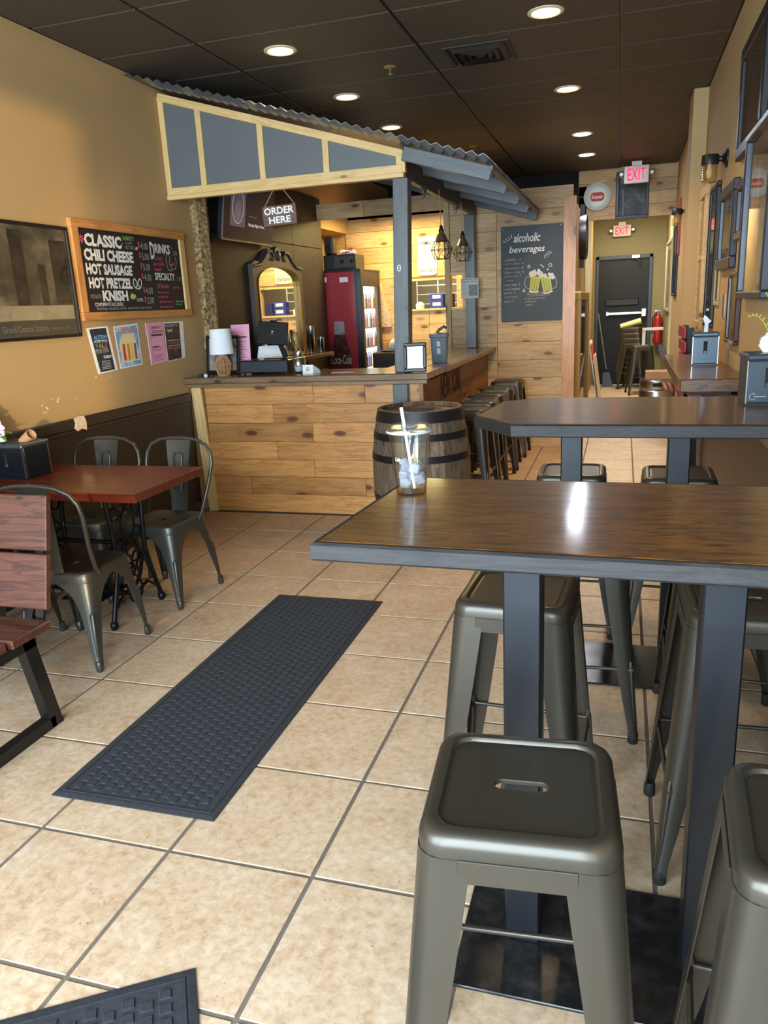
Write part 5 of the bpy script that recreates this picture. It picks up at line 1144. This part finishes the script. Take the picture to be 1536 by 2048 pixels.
MB().prism(bo, 0, .001).obj('printed_bottle', M_cola, fr, onB(-.925, .70, 7.2492)); MB().prism([(-.062, .56), (.062, .56), (.060, .69), (.045, .705), (-.045, .705), (-.060, .69)], .0008, .0018).obj('printed_cap', plain('printed_cap_grey', (158, 152, 150), .4, 0, 0, .3, 30), fr, onB(-.925, .70, 7.2492))
text('lettering', 'Coca-Cola', .25, .105, plain('print_white', (214, 206, 204), .5), fr, onB(-1.05, .925, 7.2475), .012, .35)
for lb, x0, x1, z0, z1, y in (('black stereo amplifier on top of the red fridge', -1.08, -.70, 1.967, 2.13, 7.28),):
    t = thing('stereo_amplifier', lb, 'amplifier', ((x0 + x1) / 2, 7.45, z0)); MB().box(x0, y, z0, x1, y + .32, z1, .006).obj('casing', M_black, t)
    for x in (x0 + .22, x0 + .34): MB().lathe([(.022, 0), (.02, .02), (.001, .02)], 14).obj('knob', M_dark, t, onB(x, z0 + .085, y))
    MB().box(x0 + .13, y - .003, z0 + .03, x0 + .36, y, z0 + .14).obj('front_panel', plain('amp_panel', (74, 68, 54), .4, .4), t)
t = thing('speaker', 'small black speaker standing on the stereo amplifier', 'speaker', (-1.03, 7.4, 2.13)); MB().box(-1.075, 7.30, 2.132, -.965, 7.45, 2.33, .02).obj('cabinet', M_black, t); MB().lathe([(.04, 0), (.03, .006), (.001, .004)], 20).obj('cone', M_dark, t, onB(-1.02, 2.2, 7.30))
t = thing('cable_pile', 'tangle of pale pink cables on the amplifier', 'cables', (-.83, 7.4, 2.13)); random.seed(12)
for k in range(7):
    pts = [(-.92 + .19 * random.random(), 7.34 + .12 * random.random(), 2.14 + .045 * random.random()) for i in range(6)]; MB().tube(pts, .006, 6).obj('cable', (P_pk, M_paper)[k % 2], t, I4, 50)
# hanging paper and odds beside the fridge
t = thing('paper_roll', 'striped tissue paper hanging beside the fridge', 'paper', (-.68, 8.1, 1.4)); MB().loft([[(-.77, 8.165, z), (-.77 + w_, 8.155, z), (-.77 + w_, 8.185, z), (-.77, 8.198, z)] for z, w_ in ((1.82, .09), (1.6, .13), (1.42, .19), (1.30, .20))]).obj('sheet', art('striped_tissue', (196, 168, 140), (220, 200, 178), (170, 120, 104), 24), t)
tag(MB().box(-.78, 8.0, .9, -.60, 8.17, 1.12, .004).obj('cardboard_box', M_kraft), 'brown cardboard box beside the fridge door', 'box')
t = thing('baseball_hat', 'white cap with dark brim lying behind the bar', 'cap', (-.25, 7.0, 1.0)); MB().lathe([(.11, 0), (.105, .05), (.07, .10), (.001, .115)], 20).obj('crown', M_paper, t, Matrix.Translation((-.22, 7.2, 1.09)), 50); MB().lathe([(.001, .0), (.17, -.02), (.17, -.01), (.001, .012)], 20).obj('brim', M_black, t, Matrix.Translation((-.24, 7.15, 1.085)), 50)
tag(MB().box(-.45, 6.95, .0, .0, 7.35, 1.06, .01).obj('work_cabinet', M_ply), 'dark work cabinet behind the bar', 'cabinet')
# family sign
fs = thing('family_sign', 'white rounded FAMILY sign on yellow-lit boards', 'sign', (-.095, 8.19, 2.1)); Ms = onB(-.212, 1.885, YK - .003)
MB().loft([[(x + .117, y + .22, z) for x, y, _ in rrect(.117, .22, .03, 32, 0)] for z in (0, .012)]).obj('board', plain('cream_sign', (232, 230, 206), .5), fs, Ms)
text('lettering', 'FAMILY', .19, .044, M_black, fs, Ms @ Matrix.Translation((.022, .345, .0122)), .01); text('lettering', 'KINDNESS', .19, .036, M_black, fs, Ms @ Matrix.Translation((.022, .035, .0122)), .01)
for k in range(8): squiggle('script_line', .16 - .02 * (k % 3), .014, M_dark, fs, Ms @ Matrix.Translation((.035 + .008 * (k % 3), .305 - k * .031, .0122)), k, .0028)
# kitchen glimpsed through the pass-through
for k, (x, z) in enumerate(((.0, 1.50), (.0, 1.585))):
    t = thing('blue_box', ['lower blue product box on the pass-through sill', 'upper blue product box on the pass-through sill'][k], 'box', (x, 8.25, z), 0, 'blue boxes'); MB().box(-.085, YK + .0, z, .085, YK + .12, z + .082, .004).obj('carton', plain('blue_carton', (46, 54, 150), .5), t); MB().box(-.05, -.02, 0, .05, .02, .0006).obj('label', M_paper, t, onB(.0, z + .045, YK - .001))
tag(MB().box(.10, YK, 1.497, .20, YK + .12, 1.66, .004).obj('blue_box', plain('dark_blue_carton', (34, 36, 84), .5)), 'dark blue carton beside the blue boxes', 'box', 'blue boxes')
tag(MB().lathe([(.001, 0), (.05, 0), (.055, .05), (.03, .08), (.001, .085)], 16).obj('white_tub', M_paper, None, Matrix.Translation((-.22, YK + .05, 1.497)), 40), 'small white tub on the pass-through sill', 'tub')
wk2 = thing('wire_rack', 'white wire rack inside the kitchen beyond the pass-through', 'rack', (0, 9.6, 1.4))
for z in (1.55, 1.68, 1.80): MB().tube([(-.6, 9.6, z), (.5, 9.6, z)], .008, 6).tube([(-.6, 9.9, z), (.5, 9.9, z)], .008, 6).obj('rail', M_white, wk2)
for x in (-.6, -.3, 0, .3, .5): MB().tube([(x, 9.6, .0), (x, 9.6, 1.9)], .010, 6).obj('upright', M_white, wk2)
# pendant lanterns under the beam
def pendant(lb, y, z):
    t = thing('cage_pendant', lb, 'pendant lamp', (.745, y, z), 0, 'cage pendants'); Mz = Matrix.Translation((.745, y, z)); M_cag = plain('bronze_cage', (66, 48, 36), .5, .5)
    MB().tube([(0, 0, .235), (-.01, 0, 2.42 - z)], .003, 6).obj('cord', M_kraft, t, Mz); MB().lathe([(.018, .195), (.022, .215), (.014, .245), (.006, .262), (.001, .262)], 14).obj('socket', M_black, t, Mz, 40)
    hx = lambda r_, zz, o=0: [(r_ * math.cos(R(60 * i + o)), r_ * math.sin(R(60 * i + o)), zz) for i in range(6)]
    MB().loft([hx(.030, .195), hx(.056, .135), hx(.054, .135), hx(.028, .193)], False, False).obj('cap', plain('copper_brown', (120, 92, 68), .4, .5), t, Mz)
    A, B2, C2 = hx(.056, .135), hx(.088, .072), hx(.058, .0); b = MB()
    for i in range(6):
        j = (i + 1) % 6; b.tube([A[i], B2[i]], .0028, 5).tube([A[i], B2[j]], .002, 5).tube([B2[i], B2[j]], .0028, 5).tube([B2[i], C2[i]], .0028, 5).tube([B2[j], C2[i]], .002, 5).tube([C2[i], C2[j]], .0028, 5).tube([A[i], A[j]], .0028, 5)
    b.obj('cage', M_cag, t, Mz); MB().lathe([(.012, .19), (.014, .15), (.028, .10), (.022, .06), (.001, .05)], 14).obj('bulb', clear('bulb_glass', (.95, .92, .86), 1.5, .03, 1.5), t, Mz, 50)
pendant('bronze cage pendant lamp nearer the front grey post', 5.21, 1.895); pendant('bronze cage pendant lamp in front of the rear grey post', 6.10, 1.915)

# ================================================================== RIGHT WALL
A_bw = art('bw_photo', (46, 42, 38), (112, 102, 86), (168, 156, 134), 7); A_tan = art('tan_photo', (96, 76, 50), (156, 132, 96), (202, 186, 152), 6); A_dkp = art('dark_photo', (26, 24, 24), (56, 50, 46), (120, 104, 86), 5)
M_mat = plain('mat_taupe', (170, 150, 124), .8); M_fblue = plain('frame_blue_black', (40, 44, 54), .35, 0, .2)
def rframe(label, y0, y1, z0, z1, f, d, fm, a, mbr=0, mc=None, gl=True, name='framed_picture', cat='picture'):
    return framed(name, label, cat, onR(y1, z0), y1 - y0, z1 - z0, f, d, fm, a, mbr, mc, gl, 'pictures on the right wall')
rframe('dark-framed painting high on right wall at the top right corner', 3.08, 3.92, 2.24, 2.81, .065, .035, M_black, A_dkp)
r2 = rframe('largest black-framed display with baseball bats print, cut by the right edge', 2.60, 3.375, 1.495, 2.285, .035, .05, M_fblue, A_tan, .09, M_mat)
for k, y_ in enumerate((.18, .30)): MB().prism([(y_ - .02, .36), (y_ + .02, .36), (y_ + .03, .60), (y_, .63), (y_ - .03, .60)], .019, .021).obj('print_bat', plain('print_pale_wood', (214, 190, 146), .6), r2, W[r2])
MB().box(.12, .14, .019, .55, .30, .0205).obj('print_photo', A_tan, r2, W[r2]); MB().lathe([(.001, .021), (.035, .021), (.035, .0225), (.001, .0225)], 20).obj('print_roundel', P_red, r2, W[r2] @ Matrix.Translation((.18, .56, 0)))
rframe('small blue-black framed photo between the larger frames on right wall', 3.385, 3.71, 1.80, 2.105, .045, .04, M_fblue, A_bw)
rframe('medium blue-black framed photo under the wall lantern on right wall', 3.85, 4.53, 1.665, 2.155, .065, .04, M_fblue, A_bw, .05, M_mat)
rframe('tall narrow black-framed picture on right wall left of the medium photo', 4.84, 5.32, 1.285, 2.265, .035, .03, M_black, A_dkp)
wfm = rframe('tall pine-framed window pane hung on right wall beside the pillar', 5.50, 6.05, 1.23, 2.34, .085, .04, M_pale, art('aged_glass', (120, 96, 58), (156, 130, 86), (190, 166, 120), 3), 0, None, True, 'window_frame_decor', 'frame'); 
for z_ in (.55,): MB().box(.08, z_, .012, .47, z_ + .04, .035, .004).obj('glazing_bar', M_pale, wfm, W[wfm])
rframe('small tan document frame low on right wall beside the thermometer', 4.56, 4.81, 1.44, 1.745, .03, .015, plain('tan_frame', (196, 164, 118), .5), A_bw, .02, M_cream)
rframe('dark cherry-framed photo with white caption, low on right wall', 3.51, 3.90, 1.24, 1.635, .022, .03, plain('cherry_frame', (60, 28, 24), .3, 0, .3), A_bw, .045, M_mat)
th = thing('ruler_plaque', 'narrow metal ruler-like strip on right wall', 'plaque', (XR, 4.25, 1.44)); MB().box(0, 0, .001, .10, .145, .006).obj('strip', M_steel, th, onR(4.31, 1.372))
for k in range(9): MB().box(.0, .01 + k * .015, .006, .045, .0135 + k * .015, .0075).obj('tick', M_black, th, onR(4.31, 1.372))
def sconce(lb, x, y, z, s_=1.0):
    t = thing('jar_sconce', lb, 'wall lamp', (x, y, z), 0, 'jar wall lamps'); Mz = axes((x, y, z), EX, EY, EZ) @ Matrix.Scale(s_, 4)
    MB().lathe([(.001, 0), (.058, 0), (.058, -.010), (.040, -.018), (.018, -.035), (.014, -.06), (.001, -.06)], 24, axis='X').obj('wall_plate', M_black, t, Mz, 40)
    MB().lathe([(.001, .028), (.050, .028), (.055, .02), (.055, -.028), (.001, -.028)], 28, (-.105, 0, 0)).obj('lamp_cap', M_black, t, Mz, 40)
    pr = [(.046, -.028)]
    for i in range(7): pr += [(.052, -.034 - i * .015), (.048, -.0415 - i * .015)]
    pr += [(.040, -.140), (.02, -.146), (.001, -.146)]
    MB().lathe(pr + [(.018, -.142), (.044, -.130), (.044, -.028)], 28, (-.105, 0, 0), cap=False).obj('glass_jar', clear('ribbed_glass', (.96, .92, .82), 1.5, .05, 2.0), t, Mz, 30)
    MB().lathe([(.012, -.028), (.014, -.05), (.024, -.08), (.018, -.11), (.001, -.12)], 14, (-.105, 0, 0)).obj('bulb', plain('clear_bulb', (226, 206, 160), .2), t, Mz, 50)
sconce('black wall lantern with ribbed jar glass, near on the right wall', XR, 4.60, 2.365); sconce('black wall lantern with ribbed jar glass, far beyond the pillar', 2.785, 7.9, 2.36)
sg = tag(MB().box(-.07, 0, 0, .07, .62, .02, .003).obj('red_sign', M_redp, None, onR(9.0, 1.98, 2.785)), 'narrow red sign on right wall behind the far lantern', 'sign')
rframe('thin black picture on right wall beyond the pillar', 9.12, 9.75, 1.50, 2.35, .03, .03, M_black, A_dkp)
framed('hall_picture', 'large pale framed picture on the hall right wall', 'picture', onR(12.3, 1.28, 2.83), 1.4, 1.02, .04, .04, plain('silver_frame', (172, 166, 140), .4, .3), A_bw, .08, M_cream, True)
tag(MB().box(0, 0, 0, .7, .34, .004).obj('vent_grille', plain('olive_grille', (92, 86, 66), .6), None, onR(7.6, .80, 2.785)), 'dark rectangular grille low on right wall beyond the pillar', 'grille')

# ================================================================== FAR END
ty = thing('round_tray', 'round pale beer tray with red oval logo on the board header', 'tray', (1.797, 9.98, 2.81)); My = onB(1.797, 2.81, 9.99)
MB().lathe([(.001, .004), (.125, .004), (.150, .012), (.168, .03), (.172, .03), (.155, .004), (.13, 0), (.001, 0)], 40).obj('dish', plain('pale_tray', (206, 214, 206), .35), ty, My, 40)
MB().ribbon([(.118 * math.cos(a), .118 * math.sin(a)) for a in [i * 2 * math.pi / 36 for i in range(36)]], .006, .0045, .0006, True).obj('printed_ring', plain('pale_gold', (200, 190, 140), .4), ty, My)
lg = MB().prism([(x, y) for x, y, _ in rrect(.088, .056, .045, 32, 0)], .0045, .0055).obj('logo_plate', P_red, ty, My); text('lettering', 'Schaefer', .15, .045, M_white, lg, My @ Matrix.Translation((-.075, -.022, .0050)), .02, .3)
framed('framed_portrait', 'dark-framed portrait behind the near exit sign', 'picture', onB(2.03, 2.505, 9.995), .41, .575, .042, .035, plain('dark_walnut_frame', (46, 34, 26), .35, 0, .2), art('portrait_dark', (40, 44, 50), (72, 78, 84), (126, 120, 108), 6))
def exit_sign(lb, M, w, h, d, es):
    t = thing('exit_sign', lb, 'exit sign', (0, 0, 0), 0, 'exit signs'); t.matrix_basis = M; W[t] = M
    MB().box(0, 0, -d, w, h, 0, .006).obj('housing', plain('exit_housing', (214, 210, 208), .4), t, M); text('lettering', 'EXIT', w * .74, h * .70, emis('exit_red', (255, 18, 50), es), t, M @ Matrix.Translation((w * .13, h * .15, .001)), .012)
    for x in (-.035, w + .035): MB().lathe([(.001, .0), (.028, 0), (.034, .03), (.02, .045), (.001, .045)], 16).obj('spot_head', M_steel, t, M @ Matrix.Translation((x, h * .55, -d * .6)), 40)
    MB().box(w * .3, h, -d * .8, w * .7, h + .05, -d * .2).obj('ceiling_mount', M_white, t, M)
    return t
exit_sign('lit red EXIT sign hanging from the ceiling before the portrait', onB(2.13, 2.865, 9.40) @ Matrix.Rotation(R(0), 4, 'Z'), .29, .20, .05, 3.0)
e2 = exit_sign('lit red EXIT sign on the wall above the black back door', onB(1.965, 2.505, 13.10), .29, .18, .05, 3.0)
ck = thing('wall_clock', 'black-rimmed round clock on hall left wall seen edge-on', 'clock', (1.66, 8.55, 2.22)); Mck = onL(8.55, 2.215, 1.66)
MB().lathe([(.001, 0), (.245, 0), (.25, .03), (.25, .075), (.225, .085), (.215, .07), (.001, .07)], 40).obj('case', M_black, ck, Mck, 40); MB().lathe([(.001, .0705), (.212, .0705), (.212, .072), (.001, .072)], 32).obj('dial', plain('clock_face', (222, 214, 190), .5), ck, Mck)
MB().box(-.03, .24, 0, .03, .36, .05).obj('finial', M_black, ck, Mck); MB().box(-.03, -.34, 0, .03, -.24, .05).obj('finial', M_black, ck, Mck)
gf = framed('gold_mirror', 'tall gold-framed mirror on hall left wall', 'mirror', onL(7.70, .10, 1.66), 2.1, 1.50, .09, .07, M_brass, art('old_mirror', (70, 58, 36), (104, 88, 56), (140, 120, 80), 3, .2), 0)
rs = thing('leaning_sign', 'red and white sign board leaning on hall left wall', 'sign', (1.76, 10.7, 0)); Mrs = axes((1.86, 10.25, 0), EY, Vector((-.16, 0, .987)).normalized(), Vector((.987, 0, .16)).normalized())
MB().box(0, 0, 0, .9, .92, .018).obj('board', M_paper, rs, Mrs)
for z0, z1 in ((.08, .34), (.46, .60), (.66, .88)): MB().box(.02, z0, .018, .88, z1, .020).obj('printed_block', P_red, rs, Mrs)
tag(MB().box(0, 0, 0, .8, .75, .015).obj('cream_board', M_cream, None, axes((1.90, 9.85, 0), EY, Vector((-.14, 0, .99)).normalized(), Vector((.99, 0, .14)).normalized())), 'cream board leaning on hall left wall before the red sign', 'panel')
bm_ = thing('broom', 'grey broom leaning beside the back door', 'broom', (1.95, 13.0, 0)); MB().tube([(1.92, 12.95, .30), (1.76, 13.02, 1.25)], .012, 8).obj('handle', M_cad, bm_); MB().loft([[(1.86, 12.9, .25), (1.97, 12.9, .25), (1.97, 13.0, .25), (1.86, 13.0, .25)], [(1.86, 12.88, .0), (2.04, 12.88, .0), (2.04, 13.02, .0), (1.86, 13.02, .0)]]).obj('bristles', M_disp, bm_)
ex = thing('fire_extinguisher', 'red fire extinguisher on the wall beside the back door', 'extinguisher', (2.76, 13.1, .7)); Mex = Matrix.Translation((2.745, 13.08, .72))
MB().lathe([(.001, 0), (.07, 0), (.072, .02), (.072, .40), (.05, .46), (.025, .48), (.001, .48)], 20).obj('cylinder', M_redp, ex, Mex, 40); MB().lathe([(.02, .48), (.02, .54), (.001, .545)], 12).box(-.06, -.012, .53, .03, .012, .545).obj('valve', M_steel, ex, Mex, 40); MB().tube([(-.02, 0, .51), (-.09, -.02, .42), (-.085, -.02, .15)], .011, 8).obj('hose', M_black, ex, Mex, 50); MB().box(-.073, -.02, .1, -.069, .0, .25).obj('bracket', M_steel, ex, Mex)
for k in range(4):
    dup(stool0, (2.36 - .012 * k, 12.62 + .015 * k, .0 + .085 * k), R(-14), ['lowest', 'second', 'third', 'topmost'][k] + ' bar stool of the nested stack by the back door', 'bar stools by the back door')
wb2 = thing('white_bracket', 'white upright metal bracket standing on the lone bar stool', 'bracket', (2.49, 11.85, .762)); MB().box(2.47, 11.83, .762, 2.52, 11.87, 1.0).box(2.47, 11.82, .99, 2.78, 11.87, 1.03).obj('bar', M_white, wb2)
tag(MB().lathe([(.001, -.17), (.045, -.17), (.05, .17), (.001, .17)], 16, axis='X').obj('cream_roll', plain('cream_cloth', (226, 214, 160), .8), None, Matrix.Translation((2.30, 12.60, 1.075)) @ Matrix.Rotation(R(-15), 4, 'Y'), 40), 'rolled cream cloth on top of the stacked stools', 'cloth')
kg = thing('beer_keg', 'stainless steel beer keg on the floor past the wall counter', 'keg', (2.575, 8.3, 0)); Mkg = Matrix.Translation((2.575, 8.30, 0))
MB().lathe([(.001, 0), (.185, 0), (.19, .04), (.18, .06), (.20, .09), (.203, .16), (.195, .17), (.195, .18), (.203, .19), (.203, .36), (.195, .37), (.195, .38), (.203, .39), (.20, .46), (.17, .49), (.001, .495)], 36).obj('shell', M_steel, kg, Mkg, 30)
MB().lathe([(.19, .48), (.195, .49), (.195, .575), (.188, .585), (.184, .575), (.184, .48)], 36, cap=False).obj('chime', M_steel, kg, Mkg, 30)
MB().prism([(x, y) for x, y, _ in rrect(.06, .022, .02, 20, 0)], 0, .004).obj('hand_hole', M_dark, kg, Mkg @ onB(.0, .535, -.1965))
tag(MB().box(2.44, 8.16, .588, 2.72, 8.42, .68, .004).obj('cardboard_box', M_kraft), 'flat cardboard box on top of the beer keg', 'box')
# red stadium seat under the wall counter
ss = thing('stadium_seat', 'vintage red wooden stadium seat beyond the wall counter', 'seat', (2.6, 5.2, 0)); M_rseat = plain('faded_red_paint', (140, 36, 48), .45, 0, .1, .25, 14)
def bar_xz(pts, y, w_, nm, m_):     # flat bar following an X-Z outline
    MB().loft([[(x - w_ / 2, y, z), (x + w_ / 2, y, z), (x + w_ / 2, y + .03, z), (x - w_ / 2, y + .03, z)] for x, z in pts]).obj(nm, m_, ss)
for y_ in (5.14, 5.66):
    bar_xz([(2.74, .0), (2.72, .40), (2.69, .80), (2.66, 1.28)], y_, .05, 'end_frame', M_iron)
    bar_xz([(2.485, 1.09), (2.52, 1.02), (2.625, .80), (2.64, .76)], y_ - .032, .055, 'arm', M_rseat)
    MB().box(2.63, y_ - .032, .755, 2.765, y_, .825, .004).obj('arm_rail', M_rseat, ss)
    MB().box(2.62, y_ - .030, .40, 2.655, y_, .76, .004).obj('arm_post', M_rseat, ss)
    bar_xz([(2.47, 1.13), (2.48, 1.08), (2.50, 1.05)], y_ - .036, .03, 'strap', M_black)
for k in range(5): MB().box(2.635 - .006 * k, 5.12, .78 + k * .105, 2.655 - .006 * k, 5.70, .865 + k * .105, .004).obj('back_slat', M_rseat, ss)
for k in range(4): MB().box(2.50 + k * .04, 5.14, .80 - 0.0, 2.52 + k * .04, 5.66, .80 + .02, .003).obj('seat_slat', M_rseat, ss)

# lamps of the alcove, kitchen and hall
def ceiling_lamp(lb, x, y, z, power, c, w_, d_):
    t = thing('ceiling_lamp', lb, 'light', (x, y, z)); MB().box(x - w_ / 2, y - d_ / 2, z, x + w_ / 2, y + d_ / 2, z + .04, .004).obj('tray', M_white, t)
    l = bpy.data.lights.new('tube_light', 'AREA'); l.shape = 'RECTANGLE'; l.size = w_; l.size_y = d_; l.energy = power; l.color = c
    link(bpy.data.objects.new('tube_light', l), t, Matrix.Translation((x, y, z - .005)))
ceiling_lamp('flat ceiling lamp lighting the service alcove', -.25, 7.55, 2.56, 58, (1, .78, .32), .9, .3)
ceiling_lamp('flat ceiling lamp inside the kitchen', 0, 9.3, 2.53, 30, (1, .93, .72), .9, .4)
ceiling_lamp('flat ceiling lamp in the back hall', 2.22, 11.5, 2.88, 75, (1, .93, .66), .6, .8)
